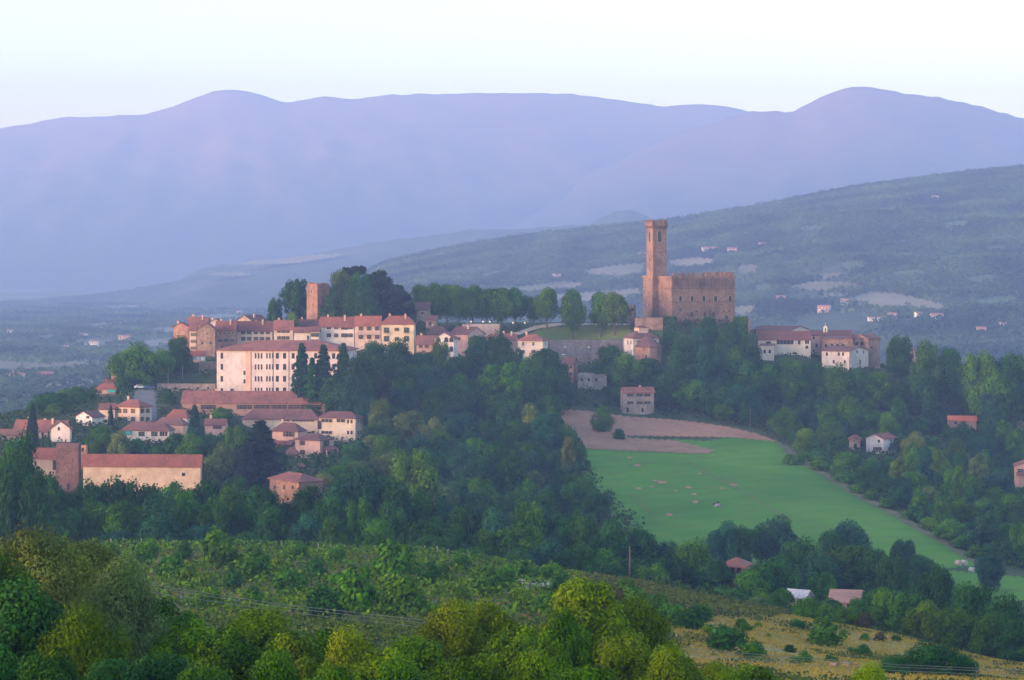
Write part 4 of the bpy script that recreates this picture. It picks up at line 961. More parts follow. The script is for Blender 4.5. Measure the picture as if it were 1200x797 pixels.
T(172, 524, 540, 4.5, 700, 'cypress', 'black-green', None, 'left one of two tiny cypresses behind the very long barn'); T(177, 525, 540, 4.5, 700, 'cypress', 'black-green', None, 'right one of two tiny cypresses behind the very long barn')
T(305, 492, 566, 70, 690, 'spruce', 'black-green', None, 'massive black-green conifer beside the pink villas')
T(289, 520, 566, 34, 684, 'mid', 'black-green', 'beside the massive conifer')
T(354, 402, 466, 36, 845, 'spruce', 'deep blue-green', None, 'tall conifer in front of the white institute, leftmost of three'); T(379, 404, 466, 38, 843, 'spruce', 'deep blue-green', None, 'tall conifer in front of the white institute, middle of three')
T(402, 402, 466, 38, 845, 'spruce', 'dark green', None, 'tall conifer at the right end of the white institute'); T(366, 418, 466, 28, 840, 'spruce', 'dark green', None, 'short conifer between the tall ones before the white institute')
T(420, 420, 470, 38, 838, 'mid', 'dark green', 'right of the white institute'); T(394, 436, 470, 34, 834, 'mid', 'dark green', 'right of the white institute'); T(412, 446, 478, 34, 828, 'mid', 'deep blue-green', 'right of the white institute')
T(228, 474, 520, 26, 760, 'spruce', 'deep blue-green', None, 'blue-green conifer among the red roofs left of the school'); T(262, 476, 498, 24, 812, 'mid', 'mid green', None, 'light green tree in front of the school wing windows')
mid_gap = 'in the gardens behind the long barn'
for px, top, base, w, d, tn, k in ((118, 502, 532, 28, 735, 'mid green', 'mid'), (140, 508, 534, 24, 730, 'grey-green', 'mid'), (160, 512, 536, 26, 725, 'dark green', 'mid'), (186, 516, 540, 28, 720, 'grey-green', 'mid'), (205, 508, 540, 30, 728, 'dark green', 'mid'), (224, 512, 545, 30, 722, 'mid green', 'mid'), (246, 518, 555, 30, 715, 'dark green', 'mid'), (262, 522, 560, 26, 708, 'grey-green', 'mid'), (276, 500, 540, 26, 745, 'bright green', 'mid'), (284, 508, 545, 26, 735, 'mid green', 'mid'), (90, 506, 520, 16, 760, 'dark green', 'mid'), (246, 535, 575, 30, 690, 'grey-green', 'mid'), (325, 535, 566, 22, 700, 'deep blue-green', 'mid'),
    (358, 536, 556, 9, 745, 'dark green', 'cypress'), (372, 532, 556, 8, 742, 'dark green', 'cypress'), (386, 534, 556, 8, 742, 'mid green', 'cypress'), (333, 528, 556, 9, 745, 'deep blue-green', 'cypress'), (275, 560, 585, 26, 660, 'dark green', 'mid'), (398, 545, 575, 34, 700, 'mid green', 'mid'), (380, 555, 585, 30, 685, 'grey-green', 'mid'), (420, 540, 575, 34, 705, 'grey-green', 'mid')):
    T(px, top, base, w, d, k, tn, mid_gap)
# hillside between road and institute
for px, top, base, w, d, tn in ((222, 428, 446, 20, 905, 'dark green'), (240, 438, 450, 22, 900, 'mid green'), (420, 402, 414, 18, 936, 'mid green'), (436, 404, 418, 18, 932, 'dark green'), (402, 398, 408, 14, 938, 'dark green')):
    T(px, top, base, w, d, 'mid', tn, 'under the ridge houses')
# ---- the big wood in the middle
mw = 'in the wood right of the white institute'
for px, top, base, w, d, tn in ((440, 402, 446, 36, 905, 'mid green'), (466, 402, 448, 36, 902, 'dark green'), (492, 414, 448, 30, 902, 'dark green'), (516, 404, 446, 26, 908, 'olive green'), (536, 418, 452, 32, 900, 'dark green'), (560, 394, 444, 34, 912, 'dark green'), (584, 396, 444, 32, 912, 'dark green'), (600, 408, 446, 26, 910, 'dark green'),
    (622, 422, 462, 30, 900, 'mid green'), (640, 406, 456, 30, 902, 'dark green'), (654, 420, 462, 26, 898, 'dark green'), (578, 428, 490, 30, 860, 'bright green'), (598, 426, 500, 26, 856, 'bright green'), (628, 436, 482, 34, 880, 'dark green'), (655, 442, 478, 30, 885, 'dark green'), (448, 424, 470, 34, 872, 'dark green'), (476, 430, 478, 36, 866, 'dark green'), (508, 434, 482, 34, 864, 'deep blue-green'), (540, 440, 486, 34, 862, 'dark green')):
    T(px, top, base, w, d, 'poplar' if tn == 'bright green' else 'mid', tn, mw)
n1 = zone('in the wood left of the ploughed field', [(430, 490), (560, 488), (640, 492), (650, 500), (668, 556), (708, 612), (640, 626), (560, 612), (470, 590), (430, 560)], 8.6, (7, 13.5), (6.5, 10.5), ['mid', 'mid', 'mid', 'mid', 'poplar'], DK + ['mid green', 'deep blue-green', 'grey-green'], 600, 900, 5, 105)
for px, top, base, w, d, tn in ((640, 486, 545, 40, 790, 'deep blue-green'), (660, 500, 556, 38, 780, 'dark green'), (676, 522, 562, 28, 770, 'dark green'), (618, 490, 540, 34, 800, 'dark green')): T(px, top, base, w, d, 'mid', tn, 'at the left edge of the green field')
T(486, 530, 600, 58, 640, 'mid', 'olive green', None, 'big olive green tree above the dark belt left of centre')
T(706, 479, 511, 24, 862, 'mid', 'mid green', None, 'lone green tree standing in the ploughed field'); T(725, 502, 520, 14, 846, 'mid', 'dark green', None, 'small tree beside the lone tree in the ploughed field')
T(840, 588, 594, 7, 700, 'bush', 'black-green', None, 'tiny dark bush alone in the green field')
# ---- dark belt behind the vineyard
TOPS = [(-60, 500), (0, 512), (30, 525), (70, 572), (105, 575), (150, 562), (220, 558), (260, 570), (300, 566), (340, 588), (380, 565), (430, 552), (480, 572), (520, 592), (560, 588), (600, 585), (650, 600), (690, 608), (720, 616), (760, 632), (800, 640), (850, 648)]
r_ = random.Random(12)
px = -40
while px < 800:
    top = interp(px, TOPS) + r_.uniform(-7, 12); w = r_.uniform(40, 58)
    T(px, top, None, w, 505 + r_.uniform(-10, 10), 'mid', r_.choice(DK), 'in the dark belt behind the vineyard'); px += r_.uniform(27, 35)
px = -30
while px < 800:
    top = interp(px, TOPS) + r_.uniform(18, 38); w = r_.uniform(34, 50)
    T(px, top, None, w, 476 + r_.uniform(-6, 6), 'mid', r_.choice(DK), 'in the front row behind the vineyard'); px += r_.uniform(30, 40)
px = 130
while px < 760:
    T(px, interp(px, TOPS) + r_.uniform(46, 56), None, r_.uniform(30, 44), 456 + r_.uniform(-4, 4), 'mid', r_.choice(DK + ['mid green']), 'low along the top of the vineyard'); px += r_.uniform(44, 60)
# ---- belt at the bottom of the green field
bf = 'at the foot of the green field'
for px, top, base, w, d, tn in ((850, 612, 662, 40, 590, 'deep blue-green'), (874, 622, 662, 30, 586, 'dark green'), (912, 610, 662, 42, 592, 'deep blue-green'), (892, 618, 660, 26, 600, 'dark green'), (990, 612, 664, 48, 586, 'deep blue-green'), (975, 622, 664, 34, 582, 'dark green'), (1058, 633, 668, 30, 580, 'deep blue-green'), (1078, 650, 672, 34, 576, 'dark green'), (1096, 652, 672, 22, 576, 'dark green'), (1160, 648, 674, 30, 572, 'deep blue-green')):
    T(px, top, base, w, d, 'mid', tn, bf)
lf = 'among the cottages below the green field'
for px, top, base, w, d, tn in ((810, 640, 700, 52, 480, 'mid green'), (836, 652, 700, 40, 470, 'dark green'), (905, 656, 712, 60, 462, 'dark green'), (880, 668, 712, 44, 455, 'mid green'), (935, 640, 690, 54, 520, 'dark green'), (992, 636, 692, 58, 516, 'mid green'), (1020, 645, 694, 52, 512, 'dark green'), (960, 648, 694, 44, 510, 'deep blue-green'), (960, 668, 708, 36, 468, 'mid green'), (1096, 665, 715, 46, 455, 'dark green'), (1045, 656, 694, 40, 505, 'dark green'), (1040, 690, 735, 46, 400, 'mid green'), (1065, 694, 740, 50, 398, 'mid green'), (1025, 692, 732, 40, 402, 'dark green'), (1085, 704, 745, 40, 394, 'olive green'), (1144, 686, 750, 54, 392, 'dark green'), (1178, 704, 760, 50, 385, 'dark green'), (1205, 708, 765, 52, 380, 'dark green'), (1120, 712, 755, 44, 384, 'mid green'), (1160, 720, 770, 46, 372, 'mid green'), (1194, 730, 780, 50, 366, 'dark green'), (916, 690, 718, 30, 440, 'bright green'), (890, 695, 720, 24, 430, 'olive green'), (976, 700, 726, 30, 425, 'mid green'), (848, 690, 712, 50, 450, 'mid green'), (785, 655, 705, 46, 470, 'dark green'), (952, 699, 722, 20, 436, 'mid green'), (922, 701, 722, 16, 437, 'dark green'), (974, 703, 724, 20, 424, 'dark green'), (1004, 702, 724, 26, 423, 'mid green'), (765, 662, 700, 40, 462, 'mid green')):
    T(px, top, base, w, d, 'mid', tn, lf)
T(945, 702, 738, 30, 352, 'mid', 'bright green', None, 'small round tree on a thin trunk on the dry slope'); T(996, 710, 736, 32, 360, 'mid', 'olive green', None, 'squat round tree right of the thin trunked one on the dry slope'); T(1014, 718, 738, 20, 358, 'mid', 'brownish green', None, 'little brownish tree touching the squat round one'); T(888, 698, 720, 22, 365, 'mid', 'grey-green', None, 'small grey-green tree at the top edge of the dry slope')
# ---- wood right of the green field
n2 = zone('in the wood right of the green field', [(905, 500), (1000, 500), (1110, 505), (1205, 505), (1205, 665), (1160, 662), (1075, 612), (1008, 574), (952, 545)], 8.8, (6, 12.5), (6.5, 10.5), ['mid', 'mid', 'mid', 'mid', 'poplar'], MX + ['deep blue-green', 'grey-green'], 560, 930, 9, 108)
n3 = zone('on the bank above the green field', [(800, 470), (880, 482), (1000, 482), (1100, 486), (1100, 500), (1000, 502), (905, 506), (820, 488)], 9.5, (6, 9), (7, 10), ['mid'], ['mid green', 'bright green', 'dark green'], 820, 960, 4, 30)
n4 = zone('on the rough bank beside the pink-grey farmhouse', [(610, 462), (700, 462), (720, 478), (690, 486), (620, 486)], 7, (3, 6), (5, 8), ['mid'], ['mid green', 'dark green', 'bright green'], 850, 960, 6, 14)
for i, (px, py) in enumerate([(930, 545), (945, 540), (960, 552), (975, 548), (985, 560), (1000, 545), (1015, 568), (1030, 580), (1045, 575), (1060, 592), (1080, 600), (962, 546), (990, 566), (1005, 578), (1022, 586), (1040, 596), (1070, 610), (1090, 622), (1108, 632), (1128, 644), (1142, 655), (950, 540), (905, 498), (920, 505)]):
    p = hit(px, py, 560, 930)
    if p: plan('bush', 'bright green' if i % 2 else 'mid green', p.x, p.y, p.z, 3.2, 6.5, 'along the right edge of the green field')
# ---- shrubs on the vineyard slope
vs = 'on the vineyard slope'
for px, top, base, w, d, tn in ((257, 626, 668, 40, 400, 'bright green'), (172, 634, 660, 26, 410, 'mid green'), (300, 645, 680, 46, 380, 'mid green'), (348, 636, 656, 28, 420, 'mid green'), (467, 638, 682, 46, 390, 'bright green'), (410, 668, 720, 56, 320, 'mid green'), (470, 680, 722, 50, 315, 'mid green'), (573, 668, 700, 40, 350, 'mid green'), (592, 664, 690, 30, 370, 'mid green'), (230, 665, 690, 34, 360, 'olive green'), (340, 670, 700, 40, 340, 'mid green'), (200, 650, 680, 30, 380, 'mid green'), (380, 690, 730, 44, 290, 'dark green'), (620, 660, 684, 34, 390, 'mid green'), (650, 662, 685, 30, 395, 'mid green'), (540, 690, 716, 36, 330, 'olive green'), (610, 690, 715, 30, 330, 'olive green'), (440, 655, 680, 26, 380, 'mid green'), (130, 640, 664, 26, 400, 'mid green'), (520, 660, 680, 24, 390, 'olive green'), (780, 700, 730, 40, 330, 'mid green'), (805, 712, 738, 40, 310, 'dark green'), (690, 684, 705, 30, 370, 'olive green'), (740, 682, 710, 40, 365, 'mid green'), (720, 690, 715, 28, 350, 'brownish green'), (275, 668, 690, 26, 360, 'dark green'), (300, 690, 716, 30, 300, 'mid green'), (325, 652, 672, 22, 400, 'olive green'), (370, 655, 680, 28, 390, 'dark green'), (430, 690, 716, 26, 300, 'bright green'), (505, 662, 690, 30, 380, 'dark green'), (500, 700, 726, 30, 300, 'mid green'), (560, 705, 730, 34, 300, 'olive green'), (640, 695, 722, 34, 310, 'mid green'), (245, 690, 716, 34, 300, 'mid green'), (215, 636, 656, 24, 420, 'dark green'), (150, 655, 680, 30, 380, 'mid green'), (395, 640, 660, 22, 420, 'mid green'), (540, 650, 672, 22, 410, 'mid green'), (660, 678, 704, 30, 350, 'dark green')):
    p = hit(px, base, 200, 470)
    T(px, top, base, w, p.y if p else d, 'bush', tn, vs)
# ---- shrubs on the dry slope
ds = 'on the dry grass slope'
for px, py, w, tn in ((868, 735, 14, 'dark green'), (872, 741, 22, 'mid green'), (890, 728, 10, 'olive green'), (905, 722, 10, 'grey-green'), (857, 728, 8, 'mid green'), (935, 738, 18, 'dark green'), (962, 740, 14, 'brownish green'), (968, 758, 46, 'mid green'), (926, 765, 16, 'dark green'), (1012, 752, 14, 'mid green'), (1030, 752, 16, 'brownish green'), (1050, 752, 12, 'dark green'), (1008, 770, 22, 'dark green'), (820, 728, 30, 'mid green'), (806, 738, 30, 'dark green'), (850, 765, 46, 'dark green'), (880, 772, 30, 'mid green'), (990, 745, 12, 'olive green'), (830, 745, 20, 'olive green'), (1094, 763, 14, 'olive green'), (1108, 770, 16, 'brownish green'), (1130, 790, 30, 'mid green'), (940, 780, 24, 'olive green'), (975, 778, 16, 'mid green'), (900, 748, 9, 'yellow-green'), (888, 736, 11, 'yellow-green'), (880, 752, 9, 'yellow-green'), (955, 728, 8, 'mid green')):
    p = hit(px, py, 150, 400)
    if p: plan('bush', tn, p.x, p.y, p.z - .15, w * p.y / F * .62, w * p.y / F, ds)
T(1090, 756, 800, 62, 232, 'mid', 'dark green', None, 'dark domed bush tree at the bottom of the dry slope'); T(1050, 768, 800, 40, 228, 'mid', 'dark green', None, 'dark rounded shrub tree left of the dark domed one at the bottom'); T(1125, 765, 802, 30, 235, 'mid', 'dark green', None, 'smaller dark shrub tree right of the dark domed one at the bottom')
# ---- foreground trees
fg = 'in the foreground row along the bottom'
for px, top, w, d, k, tn in ((40, 612, 150, 128, 'willow', 'grey-green'), (-30, 622, 150, 116, 'willow', 'olive green'), (100, 628, 130, 136, 'willow', 'grey-green'), (140, 660, 120, 122, 'willow', 'grey-green'), (20, 690, 150, 98, 'near', 'dark green'), (100, 715, 130, 96, 'willow', 'olive green'), (178, 690, 90, 140, 'near', 'mid green'),
    (222, 716, 80, 120, 'near', 'olive green'), (262, 722, 74, 112, 'near', 'mid green'), (298, 704, 84, 126, 'near', 'yellow-green'), (345, 730, 80, 112, 'near', 'lime green'), (375, 726, 70, 122, 'near', 'mid green'), (412, 742, 84, 110, 'near', 'yellow-green'), (448, 748, 80, 104, 'near', 'lime green'),
    (490, 736, 90, 112, 'near', 'olive green'), (528, 708, 90, 128, 'near', 'yellow-green'), (570, 702, 86, 132, 'near', 'yellow-green'), (606, 722, 80, 124, 'near', 'olive green'), (640, 722, 76, 128, 'near', 'yellow-green'), (688, 668, 88, 132, 'near', 'yellow-green'), (660, 712, 70, 118, 'near', 'olive green'), (748, 704, 84, 134, 'near', 'yellow-green'), (720, 735, 76, 118, 'near', 'yellow-green'), (790, 762, 80, 112, 'near', 'lime green'), (765, 750, 60, 122, 'near', 'olive green'),
    (836, 772, 74, 116, 'near', 'lime green'), (884, 768, 76, 118, 'near', 'lime green'), (930, 782, 70, 112, 'near', 'yellow-green'), (980, 788, 70, 110, 'near', 'lime green'), (1018, 778, 60, 118, 'near', 'lime green'), (1078, 781, 60, 112, 'near', 'silvery'),
    (200, 756, 90, 92, 'near', 'dark green'), (250, 770, 90, 88, 'near', 'mid green'), (320, 768, 90, 90, 'near', 'mid green'), (390, 774, 90, 88, 'near', 'olive green'), (470, 778, 90, 88, 'near', 'mid green'), (550, 764, 96, 92, 'near', 'olive green'), (620, 770, 90, 92, 'near', 'olive green'), (690, 764, 96, 94, 'near', 'olive green'), (140, 760, 90, 90, 'near', 'dark green'), (60, 760, 100, 84, 'near', 'dark green'), (-10, 740, 100, 86, 'near', 'dark green'), (755, 782, 80, 92, 'near', 'mid green')):
    T(px, top, None, w * (1.34 if k == 'near' else 1.12), d, k, tn, fg)

# ---- drop trees that nothing of would be seen
def cull():
    h_, w_ = 300, 450; sc = w_ / 1200.0; occ = np.zeros((h_, w_), bool); yy, xx = np.mgrid[0:h_, 0:w_]
    items = [('t', t['y'] - t['W'] * .3, t) for t in TREES] + [('h', d, r) for r, d in CLEAR]; keep = []
    items.sort(key=lambda i: i[1])
    for typ, d, it in items:
        if typ == 'h':
            x0, y0, x1, y1 = [int(v * sc) for v in it]; occ[max(0, y0):max(0, y1), max(0, x0):max(0, x1)] = True; continue
        cx, cy, rx, ry = it['px']*sc, (it['top'] + it['py'])/2*sc, it['hw']*sc, (it['py'] - it['top'])/2*sc
        a, b, c, e = int(max(0, cx - rx)), int(min(w_, cx + rx + 1)), int(max(0, cy - ry)), int(min(h_, cy + ry + 1))
        if a >= b or c >= e: continue
        el = ((xx[c:e, a:b] - cx)/max(rx, .5))**2 + ((yy[c:e, a:b] - cy)/max(ry, .5))**2 < 1
        vis = (el & ~occ[c:e, a:b]).sum(); it['vis'] = vis
        if vis >= (4 if it['H'] > 4 else 1) and vis > .05 * el.sum(): keep.append(it)
        if it['H'] > 4: occ[c:e, a:b] |= ((xx[c:e, a:b] - cx)/max(rx*.85, .5))**2 + ((yy[c:e, a:b] - cy)/max(ry*.85, .5))**2 < 1
    big = sorted([t for t in keep if t['kind'] in ('mid', 'near')], key=lambda t: t['vis']); drop = {id(t) for t in big[:max(0, len(big) - 300)] if not t['label']}
    return [t for t in keep if id(t) not in drop]
_n0 = len(TREES); TREES = cull()
# ---- create them
ORD = ['leftmost', 'second from left', 'third from left', 'fourth from left', 'fifth from left', 'sixth from left', 'seventh from left', 'eighth from left', 'ninth from left', 'tenth from left']
NUMW = {11: 'eleventh', 12: 'twelfth', 13: 'thirteenth', 14: 'fourteenth', 15: 'fifteenth', 16: 'sixteenth', 17: 'seventeenth', 18: 'eighteenth', 19: 'nineteenth', 20: 'twentieth'}
def make_tree(t, rng):
    H0, W0, tr, cr = rng.choice(PROTO[t['kind']])
    root = empty(KNAME[t['kind']], (t['x'], t['y'], t['z']), 0 if t['kind'] == 'hedge' else rng.uniform(0, 6.283))
    s = t['W'] / W0; zs = t['H'] / H0
    root.scale = (s, s, zs)
    a = bpy.data.objects.new('trunk', tr); COL.objects.link(a); a.parent = root
    b = bpy.data.objects.new('crown', cr); COL.objects.link(b); b.parent = root
    c = TONE[t['tone']]; k = rng.uniform(.8, 1.25); b.color = (c[0]*k*rng.uniform(.9, 1.12), c[1]*k, c[2]*k*rng.uniform(.85, 1.2), 1)
    return root
def build_trees():
    rng = random.Random(77); groups = {}
    for t in TREES:
        if t['label'] is None: groups.setdefault((t['tone'], t['kind'], t['where']), []).append(t)
    for (tone, kind, where), g in groups.items():
        g.sort(key=lambda t: t['px'])
        for i, t in enumerate(g):
            base = f"{tone} {KWORD[kind]} {where}"
            t['label'] = base if len(g) == 1 else f"{base}, {ORD[i] if i < 10 else NUMW.get(i+1, 'far') + ' from left'}"
            t['glab'] = f"{KWORD[kind]}s {where}"
    for t in TREES:
        o = make_tree(t, rng)
        cat = {'mid': 'tree', 'near': 'tree', 'lime': 'tree', 'bush': 'shrub', 'hedge': 'hedge', 'poplar': 'poplar', 'spruce': 'conifer', 'cedar': 'cedar', 'cypress': 'cypress', 'pine': 'pine', 'willow': 'willow'}[t['kind']]
        tag(o, t['label'], cat, t['group'] or t.get('glab'))
    print('TREES', len(TREES), 'zones', n1, n2, n3, n4, {k: sum(t['kind'] == k for t in TREES) for k in PROTO})
# ------------------------------------------------------------------ ground, hills, fields
def sheet(name, poly, mat, d0=60, d1=1300, fn=gz, step=2.0, off=.12, smooth=True, margin=.0, jag=1.2):
    xs = [p[0] for p in poly]; ys = [p[1] for p in poly]
    X = np.arange(min(xs), max(xs) + step, step); Y = np.arange(min(ys), max(ys) + step * .5, step * .5)
    dd = np.concatenate([np.arange(d0, min(d1, 1300), 1.0), np.arange(1300, d1, 6.0)]) if d1 > 1300 else np.arange(d0, d1, .75)
    idx = {}; V = []; Q = []
    for i, px in enumerate(X):
        k = (px - 600) / F; z = fn(k * dd, dd); prow = HY - F * z / dd
        mn = np.minimum.accumulate(prow)                       # visible silhouette going outward
        for j, py in enumerate(Y):
            q = np.argmax(mn <= py)
            if mn[q] > py: continue
            if q > 0 and mn[q-1] > mn[q]: f = (mn[q-1] - py) / (mn[q-1] - mn[q]); d = dd[q-1] + (dd[q] - dd[q-1]) * min(1, max(0, f))
            else: d = dd[q]
            x = k * d; idx[i, j] = (len(V), d); V.append((x, d, float(fn(x, d)) + off))
    for i in range(len(X) - 1):
        for j in range(len(Y) - 1):
            c = [idx.get((i, j)), idx.get((i+1, j)), idx.get((i+1, j+1)), idx.get((i, j+1))]
            if any(v is None for v in c): continue
            ds = [v[1] for v in c]
            if max(ds) - min(ds) > .12 * min(ds): continue
            mx, my = (X[i] + X[i+1]) / 2, (Y[j] + Y[j+1]) / 2
            jx = jag * math.sin(mx * .9 + my * 1.7) + jag * .6 * math.sin(mx * 2.3); jy = .5 * jag * math.sin(mx * .7 - my * .5) + .3 * jag * math.sin(mx * 1.9)
            if inpoly(mx + jx, my + jy, poly): Q.append([v[0] for v in c])
    if not Q: print('EMPTY SHEET', name); return None
    V = np.array(V); Q = np.array(Q); used = np.unique(Q); mp = np.full(len(V), -1); mp[used] = np.arange(len(used))
    me = np_mesh(name, V[used], mp[Q], mat, smooth); o = link(name, me); tag(o, kind='structure'); return o

def groundmat():
    m, nt, out = nt_new('ground'); p = wpos(nt)
    sep = N(nt, 'SeparateXYZ'); L(nt, p, sep.inputs[0])
    n1 = noise(nt, p, .03, 5, .6); n2 = noise(nt, p, .5, 4, .65)
    near = mixc(nt, (.028, .048, .014), (.06, .075, .025), ramp(nt, n1, [(.4, (0,0,0)), (.65, (1,1,1))]))
    near = mixc(nt, near, (.12, .10, .05), ramp(nt, n2, [(.55, (0,0,0)), (.75, (.7,)*3)]))
    # patchwork of far fields
    mp = N(nt, 'Mapping'); mp.inputs['Scale'].default_value = (1/210, 1/330, 0); L(nt, p, mp.inputs[0])
    wob = noise(nt, p, .004, 3, .5, out=1)
    add = N(nt, 'VectorMath', operation='MULTIPLY_ADD'); L(nt, wob, add.inputs[0]); add.inputs[1].default_value = (.7,.7,0); L(nt, mp.outputs[0], add.inputs[2])
    vo = N(nt, 'TexVoronoi', Scale=1.0); L(nt, add.outputs[0], vo.inputs['Vector'])
    sc = N(nt, 'SeparateColor'); L(nt, vo.outputs['Color'], sc.inputs[0])
    far = ramp(nt, sc.outputs[0], [(0, (.055, .075, .03)), (.3, (.07, .09, .035)), (.42, (.10, .11, .05)), (.62, (.06, .085, .035)), (.68, (.13, .12, .07)), (.82, (.085, .10, .04)), (.9, (.18, .155, .10))])
    far.node.color_ramp.interpolation = 'CONSTANT'
    far = mixc(nt, far, (.05, .065, .03), ramp(nt, noise(nt, p, .02, 4, .6), [(.45, (0,0,0)), (.7, (.7,)*3)]))
    mr = N(nt, 'MapRange'); L(nt, sep.outputs[1], mr.inputs[0]); mr.inputs[1].default_value = 1150; mr.inputs[2].default_value = 1400
    finish(nt, out, mixc(nt, near, far, mr.outputs[0]), .95, n2, .5, .3); return m
def fieldmat(name, a, b, sc=.08, c=None, stripes=None, bd=.15):
    m, nt, out = nt_new(name); p = wpos(nt)
    n1 = noise(nt, p, sc, 5, .6); n2 = noise(nt, p, sc * 9, 4, .7)
    col = mixc(nt, a, b, ramp(nt, n1, [(.38, (0,0,0)), (.66, (1,1,1))]))
    if c: col = mixc(nt, col, c, ramp(nt, n2, [(.5, (0,0,0)), (.72, (1,1,1))]))
    if stripes:
        w = N(nt, 'TexWave', Scale=stripes[0], Distortion=3.0); w.inputs['Detail Scale'].default_value = .4
        mp = N(nt, 'Mapping'); mp.inputs['Rotation'].default_value = (0, 0, stripes[1]); L(nt, p, mp.inputs[0]); L(nt, mp.outputs[0], w.inputs['Vector'])
        k = stripes[2] if len(stripes) > 2 else .5
        col = mixc(nt, col, mul(a, .72), ramp(nt, w.outputs['Fac'], [(.55, (0,0,0)), (.95, (k,)*3)]))
    finish(nt, out, col, .95, n2, .6, bd); return m

def build_ground():
    s = np.linspace(-1, 1, 331); s = np.sign(s) * np.abs(s) ** 1.0
    D = np.concatenate([np.arange(-300, 0, 30), np.arange(0, 120, 4), np.arange(120, 1120, 4.5), np.arange(1120, 1500, 20), np.arange(1500, 3000, 75), np.arange(3000, 13051, 250)])
    w = np.maximum(170, 150 + .52 * np.maximum(D, 0)); w = np.where(D > 5000, np.minimum(w, 4400), w)
    X = s[None, :] * w[:, None]; Y = np.repeat(D[:, None], len(s), 1); Z = gz(X, Y)
    V = np.stack([X, Y, Z], -1).reshape(-1, 3); n, mcol = X.shape
    i, j = np.meshgrid(np.arange(n-1), np.arange(mcol-1), indexing='ij'); a = (i * mcol + j).ravel()
    Q = np.stack([a, a + 1, a + mcol + 1, a + mcol], 1)
    o = link('ground', np_mesh('ground', V, Q, groundmat(), True)); tag(o, kind='structure')

def hillmat(name, a, b, c, sc, crest_glow=None):
    m, nt, out = nt_new(name); p = wpos(nt)
    n1 = noise(nt, p, sc, 6, .6); n2 = noise(nt, p, sc * 8, 4, .7)
    col = mixc(nt, a, b, ramp(nt, n1, [(.42, (0,0,0)), (.62, (1,1,1))])); col = mixc(nt, col, c, ramp(nt, n2, [(.5, (0,0,0)), (.75, (.8,)*3)]))
    if crest_glow:                                      # pink sunlit glow of the crests, painted into the colour by height
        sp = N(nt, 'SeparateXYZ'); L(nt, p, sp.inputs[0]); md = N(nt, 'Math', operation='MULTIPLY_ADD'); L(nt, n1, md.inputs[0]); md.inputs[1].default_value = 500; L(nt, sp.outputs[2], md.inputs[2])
        mr = N(nt, 'MapRange'); L(nt, md.outputs[0], mr.inputs[0]); mr.inputs[1].default_value = crest_glow[0]; mr.inputs[2].default_value = crest_glow[1]; mr.inputs[4].default_value = .8
        col = mixc(nt, col, crest_glow[2], mr.outputs[0])
    finish(nt, out, col, .95, n2, .25 if crest_glow else .7, 3); return m
def build_hill():
    u = np.arange(300, 2050, 8.0); d = np.concatenate([np.arange(HD0 - 30, HD1 + 100, 22), np.arange(HD1 + 100, 5550, 80)])
    Dg, Ug = np.meshgrid(d, u, indexing='ij'); X = (Ug - 600) / F * Dg; Z = hz(X, Dg)
    V = np.stack([X, Dg, Z], -1).reshape(-1, 3); n, mc_ = X.shape
    i, j = np.meshgrid(np.arange(n-1), np.arange(mc_-1), indexing='ij'); a = (i*mc_ + j).ravel(); Q = np.stack([a, a+1, a+mc_+1, a+mc_], 1)
    o = link('hill', np_mesh('hill', V, Q, hillmat('hill', (.038, .055, .024), (.06, .078, .035), (.085, .09, .05), .006), True)); tag(o, kind='structure')
def ridge(name, crest, dc, d0, mat, seed, rough, back=500, zlo=-130, power=1.0, step=10, tips=0):
    """a mountain sheet: foot at distance d0, crest line given as photo px at distance dc"""
    u = np.arange(crest[0][0], crest[-1][0] + 1, step); t = np.concatenate([np.linspace(0, 1, 70), np.linspace(1, 1.35, 8)[1:]])
    Tg, Ug = np.meshgrid(t, u, indexing='ij'); Dg = d0 + (dc - d0) * Tg; Dg = np.where(Tg > 1, dc + (Tg - 1) / .35 * back, Dg)
    X = (Ug - 600) / F * Dg; zc = -(interp(Ug, crest) - HY) / F * dc
    uu = np.arange(u[0] - 400, u[-1] + 401, float(step)); cs = -(interp(uu, crest) - HY) / F * dc; kk = int(260 / step); cs = np.convolve(np.pad(cs, kk, 'edge'), np.hanning(2*kk+1) / np.hanning(2*kk+1).sum(), 'valid')
    zs = np.interp(Ug, uu, cs); fine_ = zc + tips * snoise(Ug, Ug * 0, 14, seed + 5, 4) - zs; zc = zs
    prof = np.clip(Tg, 0, 1) ** power; prof = np.where(Tg > 1, 1 - (Tg - 1) * 1.2, prof)
    n = snoise(X, Dg * .55, rough[0], seed, 5); n = 1 - 2 * np.abs(n)
    env = np.sin(np.clip(Tg, 0, 1) * math.pi) ** .8 * (Tg < 1)
    Z = zlo + (zc - zlo) * prof + n * rough[1] * env + fine_ * np.where(Tg > 1, prof, np.clip((Tg - .72) / .28, 0, 1) ** 2)
    V = np.stack([X, Dg, Z], -1).reshape(-1, 3); a_, mc_ = X.shape
    i, j = np.meshgrid(np.arange(a_-1), np.arange(mc_-1), indexing='ij'); a = (i*mc_ + j).ravel(); Q = np.stack([a, a+1, a+mc_+1, a+mc_], 1)
    o = link(name, np_mesh(name, V, Q, mat, True)); tag(o, kind='structure'); return o

